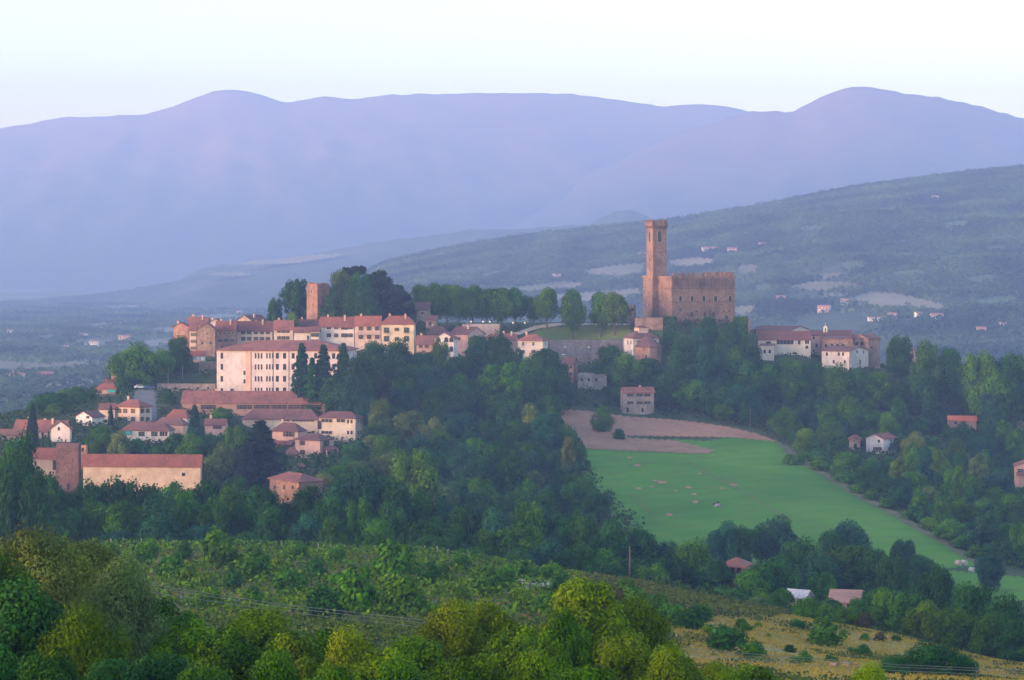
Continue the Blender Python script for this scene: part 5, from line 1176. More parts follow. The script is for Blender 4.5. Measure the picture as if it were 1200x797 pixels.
FARF = []
def build_setting():
    build_ground(); build_hill()
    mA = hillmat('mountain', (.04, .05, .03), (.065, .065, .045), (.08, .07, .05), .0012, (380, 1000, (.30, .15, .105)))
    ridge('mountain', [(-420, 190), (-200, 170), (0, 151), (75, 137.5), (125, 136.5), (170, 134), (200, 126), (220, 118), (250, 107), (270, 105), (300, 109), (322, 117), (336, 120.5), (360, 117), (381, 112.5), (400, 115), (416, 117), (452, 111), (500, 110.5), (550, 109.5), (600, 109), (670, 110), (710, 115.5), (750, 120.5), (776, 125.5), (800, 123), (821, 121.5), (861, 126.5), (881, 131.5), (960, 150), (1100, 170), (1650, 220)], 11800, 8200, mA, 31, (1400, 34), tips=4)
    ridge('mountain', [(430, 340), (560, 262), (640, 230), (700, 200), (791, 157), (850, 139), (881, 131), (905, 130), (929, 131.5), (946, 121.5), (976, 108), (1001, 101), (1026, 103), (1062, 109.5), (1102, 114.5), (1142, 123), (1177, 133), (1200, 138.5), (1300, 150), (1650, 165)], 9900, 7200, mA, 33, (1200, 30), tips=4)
    mB = hillmat('low_hill', (.04, .055, .028), (.065, .075, .04), (.09, .09, .055), .003)
    ridge('low_hill', [(-300, 372), (60, 352), (173, 346), (200, 333), (240, 313), (351, 301), (426, 286), (500, 276), (560, 269), (620, 268), (690, 262), (715, 249), (740, 246), (775, 262), (830, 285), (1000, 300), (1500, 320)], 6500, 4900, mB, 35, (900, 22), 300, tips=4)
    # near fields
    GF = fieldmat('green_field', (.040, .138, .007), (.092, .210, .012), .013, (.080, .135, .018), (.03, .9, .14))
    sheet('green_field', [(668, 527), (700, 522), (745, 520), (790, 515), (830, 517), (860, 512), (906, 516), (925, 530), (960, 552), (1000, 576), (1050, 604), (1100, 632), (1146, 658), (1140, 664), (1090, 668), (960, 670), (860, 668), (800, 664), (755, 640), (722, 612), (698, 575), (676, 550)], GF, 540, 905, step=1.5, jag=.9)
    sheet('green_field', [(1090, 668), (1150, 672), (1230, 680), (1230, 712), (1130, 708), (1090, 690)], GF, 470, 700)
    DIRT = fieldmat('bare_earth', (.36, .17, .11), (.27, .128, .085), .06, (.42, .235, .16), (.5, 1.2))
    sheet('ploughed_field', [(612, 482), (650, 480), (690, 482), (730, 488), (800, 493), (850, 500), (885, 508), (912, 518), (860, 513), (800, 512), (735, 511), (735, 514), (700, 513), (672, 511), (640, 506), (612, 500)], DIRT, 780, 930, off=.16, step=1.1, jag=.8)
    sheet('rough_earth_bank', [(668, 508), (700, 510), (740, 514), (790, 517), (836, 528), (830, 533), (780, 531), (735, 529), (690, 527), (676, 520)], fieldmat('earth_bank', (.33, .155, .10), (.22, .12, .075), .12, (.12, .11, .045)), 780, 900, off=.3, step=1.1, jag=1.0)
    sheet('earth_track', [(606, 468), (640, 466), (650, 470), (645, 480), (612, 478)], DIRT, 820, 960, off=.2)
    sheet('field_margin', [(906, 514), (930, 528), (965, 551), (1003, 574), (1053, 602), (1103, 630), (1150, 657), (1160, 668), (1146, 664), (1100, 636), (1046, 606), (996, 579), (956, 554), (921, 532)], fieldmat('dry_margin', (.15, .135, .065), (.07, .09, .03), .3, (.19, .16, .09)), 500, 905, off=.2, jag=1.3, step=1.1)
    for (x, y, w, h_) in ((747, 546, 9, 3), (776, 566, 12, 3.4), (768, 564, 7, 2), (807, 572, 8, 2.6), (813, 580, 8, 2), (815, 589, 8, 3), (748, 573, 8, 2.4), (860, 569, 9, 2.4), (846, 573, 6, 2), (764, 571, 6, 2), (785, 604, 8, 4), (820, 556, 4, 2), (738, 537, 6, 2), (792, 576, 5, 1.6)):
        sheet('bare_patch', [(x - w/2, y), (x - w/4, y - h_/2), (x + w/4, y - h_/2.4), (x + w/2, y), (x + w/5, y + h_/2), (x - w/3, y + h_/2.3)], DIRT, 560, 900, step=1.0, off=.24, jag=.4)
    for k in (0, 1, 2, 3):
        a, b_ = ((736, 577), (768, 612)) if k < 2 else ((800, 540), (930, 612)); e = (k % 2) * 3.2
        sheet('field_track', [(a[0] + e, a[1]), (a[0] + e + 1.3, a[1]), (b_[0] + e + 1.8, b_[1]), (b_[0] + e + .2, b_[1])], fieldmat('worn_track', (.16, .15, .05), (.10, .13, .025), .2), 560, 900, step=.8, off=.2, jag=.25)
    sheet('grassy_bank', [(618, 392), (640, 384), (690, 381), (738, 382), (742, 398), (700, 399), (640, 399)], fieldmat('bank_grass', (.085, .14, .03), (.12, .15, .04), .1, (.17, .14, .06)), 955, 1010, off=.2, step=1.5)
    sheet('gravel_path', [(588, 393), (606, 390), (625, 383), (650, 379.5), (738, 379.5), (738, 382), (660, 382), (630, 386), (606, 394)], fieldmat('pale_gravel', (.46, .38, .34), (.38, .32, .29), .3), 955, 1030, off=.35, step=1.2, jag=.3)
    sheet('castle_lawn', [(768, 388), (800, 386), (815, 400), (800, 416), (776, 400)], fieldmat('lawn', (.06, .115, .03), (.08, .12, .035), .1), 930, 990, off=.2)
    sheet('dry_meadow', [(770, 718), (833, 709), (880, 716), (940, 722), (1027, 731), (1080, 748), (1133, 763), (1230, 786), (1230, 830), (1000, 830), (900, 812), (800, 790)], fieldmat('dry_grass', (.34, .25, .10), (.22, .18, .06), .035, (.085, .09, .03), None, .3), 165, 372, off=.07)
    sheet('vineyard_ground', [(90, 640), (130, 638), (300, 640), (480, 645), (600, 660), (700, 668), (770, 690), (780, 720), (600, 745), (400, 745), (190, 730), (90, 690)], fieldmat('vineyard_soil', (.17, .12, .06), (.10, .10, .035), .05, (.06, .075, .025), None, .3), 230, 450, off=.06)
    sheet('road', [(158, 462), (162, 457), (182, 457), (183, 470), (184, 494), (150, 494), (152, 480)], fieldmat('asphalt', (.17, .15, .155), (.13, .12, .125), .2), 790, 900, off=.15)
    sheet('road', [(655, 414), (718, 413), (718, 417), (655, 418)], fieldmat('car_park', (.17, .15, .155), (.13, .12, .125), .2), 950, 978, off=.25, step=1.2, jag=.2)
    TAN = fieldmat('stubble', (.21, .17, .11), (.13, .12, .065), .018); TAN2 = fieldmat('hay_field', (.25, .205, .14), (.17, .145, .085), .012); PLN = fieldmat('plain_stubble', (.20, .17, .11), (.13, .12, .07), .012); MEA = fieldmat('meadow', (.095, .13, .045), (.07, .095, .035), .012)
    for poly, mt in (([(1000, 349), (1020, 342), (1050, 344), (1085, 352), (1118, 362), (1110, 366), (1070, 364), (1030, 362), (990, 354)], TAN2), ([(925, 336), (960, 330), (1000, 332), (1015, 339), (975, 340), (940, 341)], TAN), ([(962, 344), (1000, 346), (990, 351), (966, 349)], TAN2),
        ([(680, 318), (720, 311), (756, 309), (756, 323), (720, 326), (690, 325)], TAN), ([(782, 306), (812, 302), (840, 304), (836, 312), (800, 316), (782, 315)], TAN2), ([(602, 337), (660, 330), (690, 333), (680, 340), (620, 346), (600, 344)], TAN), ([(640, 346), (752, 338), (752, 348), (700, 356), (640, 356)], TAN2),
        ([(862, 312), (890, 310), (888, 322), (864, 324)], TAN), ([(912, 308), (940, 305), (936, 311), (914, 313)], MEA), ([(860, 360), (888, 358), (880, 372), (860, 374)], TAN2), ([(1045, 297), (1072, 296), (1070, 302), (1050, 303)], MEA), ([(1090, 306), (1116, 306), (1112, 312), (1092, 312)], TAN), ([(1044, 283), (1066, 282), (1062, 287), (1046, 287)], TAN), ([(985, 308), (1015, 306), (1010, 316), (988, 317)], MEA), ([(1100, 262), (1128, 258), (1140, 264), (1110, 270)], MEA), ([(930, 268), (958, 264), (965, 270), (940, 275)], MEA), ([(1130, 325), (1165, 322), (1170, 330), (1140, 334)], MEA), ([(880, 335), (905, 333), (908, 342), (884, 344)], MEA), ([(1040, 320), (1075, 316), (1090, 322), (1050, 328)], MEA), ([(1150, 290), (1180, 286), (1184, 292), (1156, 296)], MEA), ([(960, 322), (985, 320), (982, 326), (962, 328)], TAN), ([(560, 322), (596, 315), (600, 321), (566, 328)], MEA), ([(1140, 352), (1190, 346), (1196, 356), (1150, 362)], MEA), ([(600, 352), (632, 350), (640, 366), (604, 370)], TAN)):
        sheet('farm_field', poly, mt, 1400, 4700, far_z, 1.2, .9, jag=2.4); FARF.append(poly)
    for poly, mt in (([(276, 321), (300, 316), (325, 315), (352, 311), (400, 308), (392, 313), (365, 316), (350, 320), (318, 321)], TAN2), ([(238, 333), (262, 330), (285, 331), (296, 334), (270, 336)], TAN)):
        k = 6500/F; b = None
        sheet('farm_field', poly, mt, 1400, 8000, lambda x, y: np.maximum(far_z(x, y), -130 + (-(interp(600 + F*x/np.maximum(y, 1), [(60, 352), (173, 346), (240, 316), (351, 303), (426, 288), (500, 276)]) - HY)/F*6500 + 130) * np.clip((y - 4900)/1600, 0, 1)), 1.6, 26, jag=1.2)
    for poly in ([(60, 428), (90, 424), (120, 423), (110, 428), (80, 430)], [(70, 383), (120, 379), (165, 377), (160, 380), (110, 385)], [(160, 387), (200, 384), (230, 388), (200, 393)], [(90, 361), (150, 358), (190, 357), (180, 359.5), (130, 363)], [(165, 400), (205, 396), (203, 406), (178, 412)], [(205, 372), (260, 368), (300, 372), (250, 377)], [(90, 402), (140, 398), (142, 402), (100, 407)]):
        sheet('farm_field', poly, PLN, 1400, 8000, gz, 1.6, .8, jag=1.4); FARF.append(poly)

# ------------------------------------------------------------------ stuff: far woods, undergrowth, vines
ICO = None
def ico(sub=1):
    bm = bmesh.new(); bmesh.ops.create_icosphere(bm, subdivisions=sub, radius=1); V = np.array([v.co[:] for v in bm.verts]); Fc = np.array([[v.index for v in f.verts] for f in bm.faces]); bm.free(); return V, Fc
def blobs(name, P, Rr, mat, sub=1, seed=0, flat_=.8):
    V0, F0 = ico(sub); rng = np.random.default_rng(seed); n = len(P)
    jit = rng.uniform(.65, 1.3, (n, len(V0), 1)); V = P[:, None, :] + V0[None] * Rr[:, None, None] * jit * np.array([1, 1, flat_])
    Q = F0[None] + (np.arange(n) * len(V0))[:, None, None]
    tint = np.repeat(rng.random(n), len(V0))
    o = link(name, np_mesh(name, V.reshape(-1, 3), Q.reshape(-1, 3), mat, False, None, tint)); tag(o, kind='stuff'); return o
def woodmat(name, a, b):
    m, nt, out = nt_new(name); p = wpos(nt); at_ = N(nt, 'Attribute', attribute_name='tint').outputs['Fac']
    col = ramp(nt, at_, [(0, mul(a, .7)), (.6, a), (1, b)]); n2 = noise(nt, p, .22, 4, .7)
    col = mixc(nt, col, mul(a, .55), ramp(nt, n2, [(.48, (0,0,0)), (.6, (.8,)*3)])); finish(nt, out, col, .9, n2, 1.0, 1.5); return m
def infield(px, py):
    c = np.zeros(np.shape(px), bool)
    for f in FARF: c |= inpoly(px, py, f)
    return c
def leafy_patch(name, P, Nrm, size, col, seed, aspect=.7, var=1.0):
    rng = np.random.default_rng(seed); V, Q = leaf_quads(P, Nrm, size, rng, aspect)
    o = link(name, np_mesh(name, V, Q, LEAF, tint=np.repeat(.45 + var * (rng.random(len(P)) - .45), 4))); o.color = tuple(col) + (1,); tag(o, kind='stuff'); return o
def build_stuff():
    rng = np.random.default_rng(5)
    WM = woodmat('far_woods', (.045, .062, .026), (.075, .09, .035))
    def far_trees(name, x, d, z, r, nq, col, sd, size):
        rg = np.random.default_rng(sd); n = len(x); c = np.repeat(np.stack([x, d, z + r * .55], 1), nq, 0); rr = np.repeat(r, nq)[:, None]
        dv = rg.normal(size=(n*nq, 3)); dv /= np.linalg.norm(dv, axis=1, keepdims=True); dv[:, 2] = np.abs(dv[:, 2]) * 1.2 - .2
        nr = dv + rg.normal(0, .3, dv.shape); nr /= np.linalg.norm(nr, axis=1, keepdims=True)
        V, Q = leaf_quads(c + dv * rr * [1, 1, .85], nr, size, rg, .8)
        t = np.clip(.42 + .5 * snoise(x, d, 260, sd, 3) + rg.normal(0, .1, n), 0, 1)
        o = link(name, np_mesh(name, V, Q, LEAF, tint=np.repeat(t, nq*4))); o.color = col + (1,); tag(o, kind='stuff')
    n = 130000; u = rng.uniform(395, 1420, n); d = np.sqrt(rng.uniform(2400**2, 4560**2, n)); x = (u - 600)/F*d; z = hz(x, d)
    ok = z > gz(x, d) - 1; dens = snoise(x, d, 420, 41, 4) + .35 + np.clip((d - 3000) / 900, -.2, .9); ok &= (dens + rng.normal(0, .25, n) > .1)
    py = HY - F * z / d; ok &= ~infield(u, py)
    x, d, z = x[ok], d[ok], z[ok]; r = rng.uniform(2.8, 5.5, len(x)) * (1 + .5 * (rng.random(len(x)) < .08)); print('hill trees', len(x))
    far_trees('hill_woods', x, d, z, r, 9, (.062, .092, .038), 51, 2.1)
    n = 170000; u = rng.uniform(-150, 1350, n); d = np.sqrt(rng.uniform(1250**2, 8000**2, n)); x = (u - 600)/F*d; z = gz(x, d)
    dens = snoise(x, d * .6, 300, 43, 4) + .36 + .4 * (np.abs(d - 4200) < 450) + .25 * (d > 5500) + .3 * ((d < 2300))
    ok = (dens + rng.normal(0, .16, n) > .2) & ((hz(x, d) < z + 3) | (d < HD0)); py = HY - F * z / d
    hedge = (np.abs(np.mod(x * .8 + d * .35 + 30 * snoise(x, d, 500, 2, 2), 150) - 75) < 5) | (np.abs(np.mod(d * .7 - x * .3, 190) - 95) < 7)
    ok |= hedge & (rng.random(n) < .7) & (hz(x, d) < z + 3); ok &= ~infield(u, py)
    x, d, z = x[ok], d[ok], z[ok]; r = rng.uniform(2.6, 5.2, len(x)) * (1 + .4 * (rng.random(len(x)) < .1)); print('plain trees', len(x))
    far_trees('valley_woods', x, d, z, r, 9, (.062, .092, .040), 52, 2.1)
    # forest on the low hill and mountain crests is in their relief; undergrowth on the town hill
    n = 52000; u = rng.uniform(-20, 1230, n); d = np.sqrt(rng.uniform(372**2, 1085**2, n)); x = (u - 600)/F*d; z = gz(x, d); py = HY - F*z/d
    keep = np.ones(n, bool)
    opens = [[(80, 630), (480, 640), (700, 664), (770, 690), (900, 716), (1230, 790), (1230, 900), (80, 900)], [(664, 528), (652, 510), (608, 502), (608, 476), (650, 476), (735, 484), (890, 504), (925, 522), (1165, 660), (1230, 676), (1230, 716), (1080, 692), (850, 668), (790, 664), (735, 600), (700, 560)], [(590, 396), (640, 378), (745, 376), (745, 420), (640, 420)], [(146, 500), (158, 450), (186, 450), (188, 500)], [(764, 390), (800, 384), (818, 402), (800, 420)], [(480, 378), (660, 372), (740, 376), (740, 384), (480, 384)]]
    for o in opens: keep &= ~inpoly(u, py, o)
    for cx, cy, ax, ay, hw, hd in FOOT: dx, dy = x - cx, d - cy; keep &= ~((np.abs(dx*ax + dy*ay) < hw) & (np.abs(-dx*ay + dy*ax) < hd))
    x, d, z = x[keep], d[keep], z[keep]; k = 4
    P = np.repeat(np.stack([x, d, z], 1), k, 0) + rng.normal(0, 1, (len(x)*k, 3)) * [.9, .9, .35]; P[:, 2] += .5 + rng.random(len(P)) * .7 * np.repeat(rng.uniform(.2, 1.6, len(x)), k)
    nr = rng.normal(0, .6, P.shape) + [0, -.2, .9]; nr /= np.linalg.norm(nr, axis=1, keepdims=True)
    leafy_patch('undergrowth', P, nr, .55, (.032, .056, .016), 6)
    # small trees massed between the single ones
    wt = {}
    zones_ = [([(430, 470), (560, 470), (640, 478), (655, 500), (672, 556), (712, 616), (640, 640), (470, 620), (400, 570)], 260), ([(905, 496), (1000, 500), (1110, 500), (1205, 505), (1205, 665), (1160, 662), (1075, 612), (1008, 574), (952, 545)], 240), ([(690, 445), (890, 440), (1040, 470), (1110, 490), (900, 500), (800, 486), (720, 476)], 130), ([(430, 430), (640, 444), (680, 470), (640, 484), (430, 470)], 90), ([(60, 520), (260, 520), (300, 560), (250, 570), (100, 534)], 60)]
    rg = np.random.default_rng(71); Cs = []; Rs = []; Ts = []
    for poly, cnt in zones_:
        xs = [p[0] for p in poly]; ys = [p[1] for p in poly]; got = 0; tr_ = 0
        while got < cnt and tr_ < cnt * 12:
            tr_ += 1; a, b_ = rg.uniform(min(xs), max(xs)), rg.uniform(min(ys), max(ys))
            if not inpoly(a, b_, poly): continue
            p = hit(a, b_, 540, 1000, step=2.0)
            if p is None or infoot(p.x, p.y): continue
            h_ = rg.uniform(3.2, 6.5); w_ = h_ * rg.uniform(.75, 1.1); s_ = F / p.y
            if blocked(a, w_*s_/2, b_ - h_*s_, b_, p.y): continue
            got += 1; t0 = rg.uniform(.1, .8)
            for q in range(9): Cs.append((p.x + rg.uniform(-.36, .36)*w_, p.y + rg.uniform(-.36, .36)*w_, p.z + h_ * rg.uniform(.2, .85))); Rs.append(w_ * rg.uniform(.16, .3)); Ts.append(t0 + rg.uniform(-.1, .2))
    Cs = np.array(Cs); Rs = np.array(Rs); nq = 110; n = len(Cs) * nq
    dv = rg.normal(size=(n, 3)); dv /= np.linalg.norm(dv, axis=1, keepdims=True); dv[:, 2] = np.where((dv[:, 2] < -.2) & (rg.random(n) < .6), -dv[:, 2], dv[:, 2])
    nr = dv + rg.normal(0, .34, dv.shape); nr[:, 2] += .2; nr /= np.linalg.norm(nr, axis=1, keepdims=True)
    V, Q = leaf_quads(np.repeat(Cs, nq, 0) + dv * (np.repeat(Rs, nq) * rg.normal(1, .14, n))[:, None], nr, .25, rg, .7)
    o = link('woodland', np_mesh('woodland', V, Q, LEAF, tint=np.repeat(np.clip(np.repeat(Ts, nq) + rg.uniform(-.2, .2, n), 0, 1), 4))); o.color = (.036, .088, .028, 1); tag(o, kind='stuff')
    # vines and weeds on the vineyard slope: rows running down the slope
    P = []
    for row in range(46):
        x0 = -150 + row * 4.6
        for y in np.arange(262, 436, .55):
            xx = x0 + (y - 262) * .42
            px_ = 600 + F*xx/y
            if px_ < 95 or px_ > 620 + (y < 380) * 60 or rng.random() < .18: continue
            if snoise(np.array(xx), np.array(y), 40, 8, 3) < -.45: continue
            for q in range(5): P.append((xx + rng.normal(0, .42), y + rng.normal(0, .4), float(0), rng.uniform(.2, 1.7)))
    P = np.array(P); z = gz(P[:, 0], P[:, 1]); P3 = np.stack([P[:, 0], P[:, 1], z + P[:, 3]], 1); nr = rng.normal(0, .6, P3.shape) + [0, -.4, .7]; nr /= np.linalg.norm(nr, axis=1, keepdims=True)
    leafy_patch('vines', P3, nr, .30, (.070, .120, .025), 7)
    # rough grass and weeds
    def weeds(name, poly, n, d0, d1, size, col, hgt, seed, thr=-.2):
        rg = np.random.default_rng(seed); xs = [p[0] for p in poly]; us = rg.uniform(min(xs), max(xs), n); ds = np.sqrt(rg.uniform(d0**2, d1**2, n)); xx = (us-600)/F*ds; zz = gz(xx, ds); pp = HY - F*zz/ds
        ok = inpoly(us, pp, poly) & (snoise(xx, ds, 24, seed, 4) > thr); xx, ds, zz = xx[ok], ds[ok], zz[ok]
        P = np.stack([xx, ds, zz + rg.uniform(0, hgt, len(xx))], 1); nr = rg.normal(0, .6, P.shape) + [0, -.5, .5]; nr /= np.linalg.norm(nr, axis=1, keepdims=True); leafy_patch(name, P, nr, size, col, seed, .7, .3 if 'dry' in name else .8)
    VP = [(80, 636), (130, 638), (480, 645), (600, 658), (700, 668), (800, 690), (800, 740), (600, 760), (190, 750), (80, 700)]
    weeds('weeds', VP, 60000, 225, 445, .24, (.085, .11, .03), .7, 21, -.1); weeds('dry_weeds', VP, 34000, 225, 445, .2, (.19, .13, .06), .5, 22, .12)
    DP = [(770, 716), (833, 709), (940, 722), (1027, 731), (1133, 763), (1230, 786), (1230, 850), (780, 850)]
    weeds('dry_grass', DP, 90000, 165, 372, .12, (.30, .225, .085), .4, 23, -.6); weeds('scrub', DP, 60000, 180, 372, .17, (.075, .085, .03), .6, 24, .42)
    NP = [(-200, 700), (1300, 700), (1300, 3000), (-200, 3000)]
    weeds('weeds', [(690, 664), (770, 680), (860, 700), (940, 716), (900, 726), (800, 724), (760, 716), (700, 690)], 30000, 290, 450, .26, (.075, .085, .03), .9, 28, -.5)
    weeds('undergrowth', [(60, 690), (790, 690), (790, 1500), (60, 1500)], 30000, 190, 262, .2, (.06, .085, .025), 1.2, 29, -.7)
    weeds('undergrowth', NP, 60000, 70, 196, .18, (.055, .075, .025), 1.3, 25, -.5)
    # purple-flowering and white scrub patches
    weeds('white_scrub', [(606, 684), (640, 682), (650, 692), (610, 694)], 9000, 330, 440, .22, (.38, .36, .34), .9, 26, -2)

# ------------------------------------------------------------------ small things
def far_houses():
    b = MB(); b.box((-5, -4, -3), (5, 4, 5.5), 0); wall_me = {}
    def wallm(c):
        if c not in wall_me:
            q = MB(); q.prism([(-4, -3), (4, -3), (4, 5.2), (0, 7), (-4, 5.2)], 'x', -5.5, 5.5); wall_me[c] = q.mesh('wall', plaster(c))
        return wall_me[c]
    rm = roof_mesh('gx', 11, 8, 1.8, .6, tiles((.42, .2, .15))); wn = window_mesh(1.1, 1.5, 'n')
    spots = [(990, 357, 1.3, WHITE, 'white farmhouse below the pale fields on the right hill'), (966, 366, 1.5, PINK, 'pink farmhouse low on the right hill above the convent roof'), (1046, 374, 1.2, PINK, 'pink house at the foot of the right hill'), (1076, 372, 1.1, WHITE, 'whitish house at the foot of the right hill'), (1098, 376, 1.5, WHITE, 'long white house at the right foot of the hill'), (1096, 234.5, 1.3, WHITE, 'lone white house high on the wooded right hill'),
        (828, 296, 1.6, WHITE, 'whitish house left in the hamlet above the castle roof'), (838, 295, 1.3, PINK, 'pinkish house right of the whitish one in the hill hamlet'), (858, 298, 1.8, PINK, 'larger pink house at the right of the hill hamlet'), (894, 290, 1.2, CREAM, 'cream house above the hill hamlet to the right'), (752, 301, 1.2, WHITE, 'small house just left of the castle tower on the far hill'),
        (915, 353, 1.2, PINK, 'pinkish house among hedges left on the right hill'), (1008, 340, .9, WHITE, 'tiny white house between two pale fields on the right hill'), (1021, 377, .8, WHITE, 'tiny white house right of the pink farmhouse at the hill foot'), (1031, 377, .8, WHITE, 'second tiny white house at the hill foot'),
        (110, 406, 1.4, WHITE, 'long white shed on the left plain'), (146, 400, 1.5, PINK, 'pinkish house on the left plain above the oak'), (20, 446, 1.3, PINK, 'pink roofed house far left on the plain'), (55, 446, 1.5, TERRA, 'reddish house on the plain left of the oak'), (98, 396, 1.2, WHITE, 'white house in the fields on the left plain'), (284, 353, 1.0, WHITE, 'white dot of a house beyond the ochre gabled house'), (160, 356, 1.2, WHITE, 'whitish house at the far edge of the left plain'), (186, 346, 1.2, WHITE, 'whitish house under the low hazy ridge'), (12, 391, 1.1, WHITE, 'white house at the left picture edge on the plain'), (280, 368, 1.2, WHITE, 'pale house right of centre on the left plain'), (130, 432, 1.0, PINK, 'small pink house beside the oak on the plain'), (120, 388, 1.0, CREAM, 'cream cottage among fields on the left plain'), (76, 410, 1.0, WHITE, 'small white cottage on the left plain'), (200, 380, 1.0, PINK, 'pink cottage on the plain left of the ridge houses'), (652, 326, 1.2, WHITE, 'pale house beyond the avenue on the far hill foot'), (1150, 390, 1.2, PINK, 'pinkish house above the ridge trees at the right'), (1175, 384, 1.0, WHITE, 'whitish house far right at the hill foot')]
    rg = random.Random(9)
    for i, (px, py, sc, c, lab) in enumerate(spots):
        p = hit(px, py, 1250, 5500, far_z, 4)
        if p is None: p = hit(px, py + 6, 1250, 5500, far_z, 4)
        if p is None: continue
        r = empty('far_house', p + Vector((0, 0, 1.5)), rg.uniform(-.5, .5)); sc *= .68; r.scale = (sc*rg.uniform(1, 1.5), sc, sc)
        tag(r, lab, 'house', 'distant houses across the valley')
        link('wall', wallm(c), r); link('roof', rm, r, (0, 0, 5.2))
        for x in (-3, 0, 3): link('window', wn, r, (x, -4, 2.6))

def car_proto():
    b = MB(); prof = [(-2.1, .3), (2.1, .3), (2.12, .75), (1.3, .92), (.75, 1.42), (-1.1, 1.45), (-1.85, .98), (-2.12, .85)]
    b.prism(prof, 'y', -.85, .85); body = lambda m_: b.mesh('body', m_)
    w = MB()
    for s in (-1, 1):
        w.prism([(1.12, .95), (.68, 1.36), (-.1, 1.38), (-.1, .95)], 'y', s*.85 - .012, s*.85 + .012); w.prism([(-.2, .95), (-.2, 1.38), (-1.05, 1.38), (-1.6, .98)], 'y', s*.85 - .012, s*.85 + .012)
    w.prism([(1.28, .945), (.80, 1.385), (.84, 1.40), (1.33, .96)], 'y', -.72, .72)
    win = w.mesh('windows', GLASS); t = MB(); t.prism([(.33*math.cos(a*math.pi/6), .33*math.sin(a*math.pi/6)) for a in range(12)], 'y', -.11, .11); wheel = t.mesh('wheel', flat('rubber', (.03,)*3, .8))
    h = MB(); h.box((2.09, -.3, .62), (2.135, .05, .78)); hl = h.mesh('headlight', flat('lamp_glass', (.6, .6, .55), .2))
    return body, win, wheel, hl
def build_cars():
    body, win, wheel, hl = car_proto(); ms = {}
    def car(px, py, d, rz, c, lab):
        p = at(px, py, d); z = float(gz(p.x, d)) + .3
        r = empty('parked_car', (p.x, d, z), rz); tag(r, lab, 'car', 'parked cars')
        if c not in ms: ms[c] = body(flat('car_paint', c, .3, spec=.5))
        link('body', ms[c], r); link('windows', win, r)
        for x in (-1.3, 1.3):
            for y in (-.78, .78): link('wheel', wheel, r, (x, y, .33))
        link('headlight', hl, r, (0, -.4, 0)); link('headlight', hl, r, (0, .62, 0))
    W_ = (.72, .72, .74); G_ = (.35, .36, .38); B_ = (.06, .09, .2)
    for px, c, lab in ((661, W_, 'white car at the left end of the terrace car park'), (670, G_, 'grey car second from the left on the terrace'), (680, W_, 'white car beside the lamp post on the terrace'), (689, W_, 'white car in the middle of the terrace row'), (699, G_, 'light grey car second from the right on the terrace'), (708, W_, 'white car at the right end of the terrace row')):
        car(px, 415, 966, R(75 + px % 9), c, lab)
    car(164, 454, 876, R(20), W_, 'white car parked at the top of the grey road by the oak'); car(175, 455, 874, R(15), B_, 'blue car parked beside the white one at the top of the road')
def lamp(px, py, d, h, lab, lit, base=None):
    p = at(px, py, d); g = float(gz(p.x, d)) if base is None else -(base - HY)/F*d
    r = empty('street_lamp', (p.x, d, g)); tag(r, lab, 'street lamp', 'street lamps on the hilltop')
    b = MB(); b.tube([(0, 0, -.5), (0, 0, h*.5), (0, 0, h)], [.09, .07, .05], 6); b.obj('post', flat('dark_iron', (.06, .06, .065), .5, .3), r)
    c = MB(); c.prism([(.26*math.cos(a*math.pi/5), .26*math.sin(a*math.pi/5)) for a in range(10)], 'z', h, h + .5); c.obj('lamp_head', flat('lit_lamp', (1.0, .72, .38), emit=.35) if lit else flat('lamp_globe', (.8, .8, .78), .3), r)
    e = MB(); e.prism([(.34*math.cos(a*math.pi/5), .34*math.sin(a*math.pi/5)) for a in range(10)], 'z', h + .505, h + .62); e.obj('lamp_cap', flat('dark_iron', (.06, .06, .065), .5, .3), r)
def pole(px, top, d, lab, h=None, name='utility_pole', arm=True, rad=.13, lean=0):
    x = (px - 600)/F*d; g = float(gz(x, d)); H_ = -(top - HY)/F*d - g if h is None else h
    r = empty(name, (x, d, g)); r.rotation_euler = (0, lean, 0); tag(r, lab, 'pole')
    b = MB(); b.tube([(0, 0, -1), (0, 0, H_*.5), (0, 0, H_)], [rad, rad*.85, rad*.65], 7); b.obj('post', WOOD if name != 'lamp_mast' else GALV, r)
    if arm:
        c = MB(); c.box((-.9, -.06, H_ - .6), (.9, .06, H_ - .48)); c.obj('crossarm', WOOD, r)
        for q in (-.8, 0, .8):
            e = MB(); e.tube([(q, 0, H_ - .48), (q, 0, H_ - .25)], .05, 6); e.obj('insulator', flat('ceramic', (.4, .3, .25), .3), r)
    return Vector((x, d, g + H_ - .3))
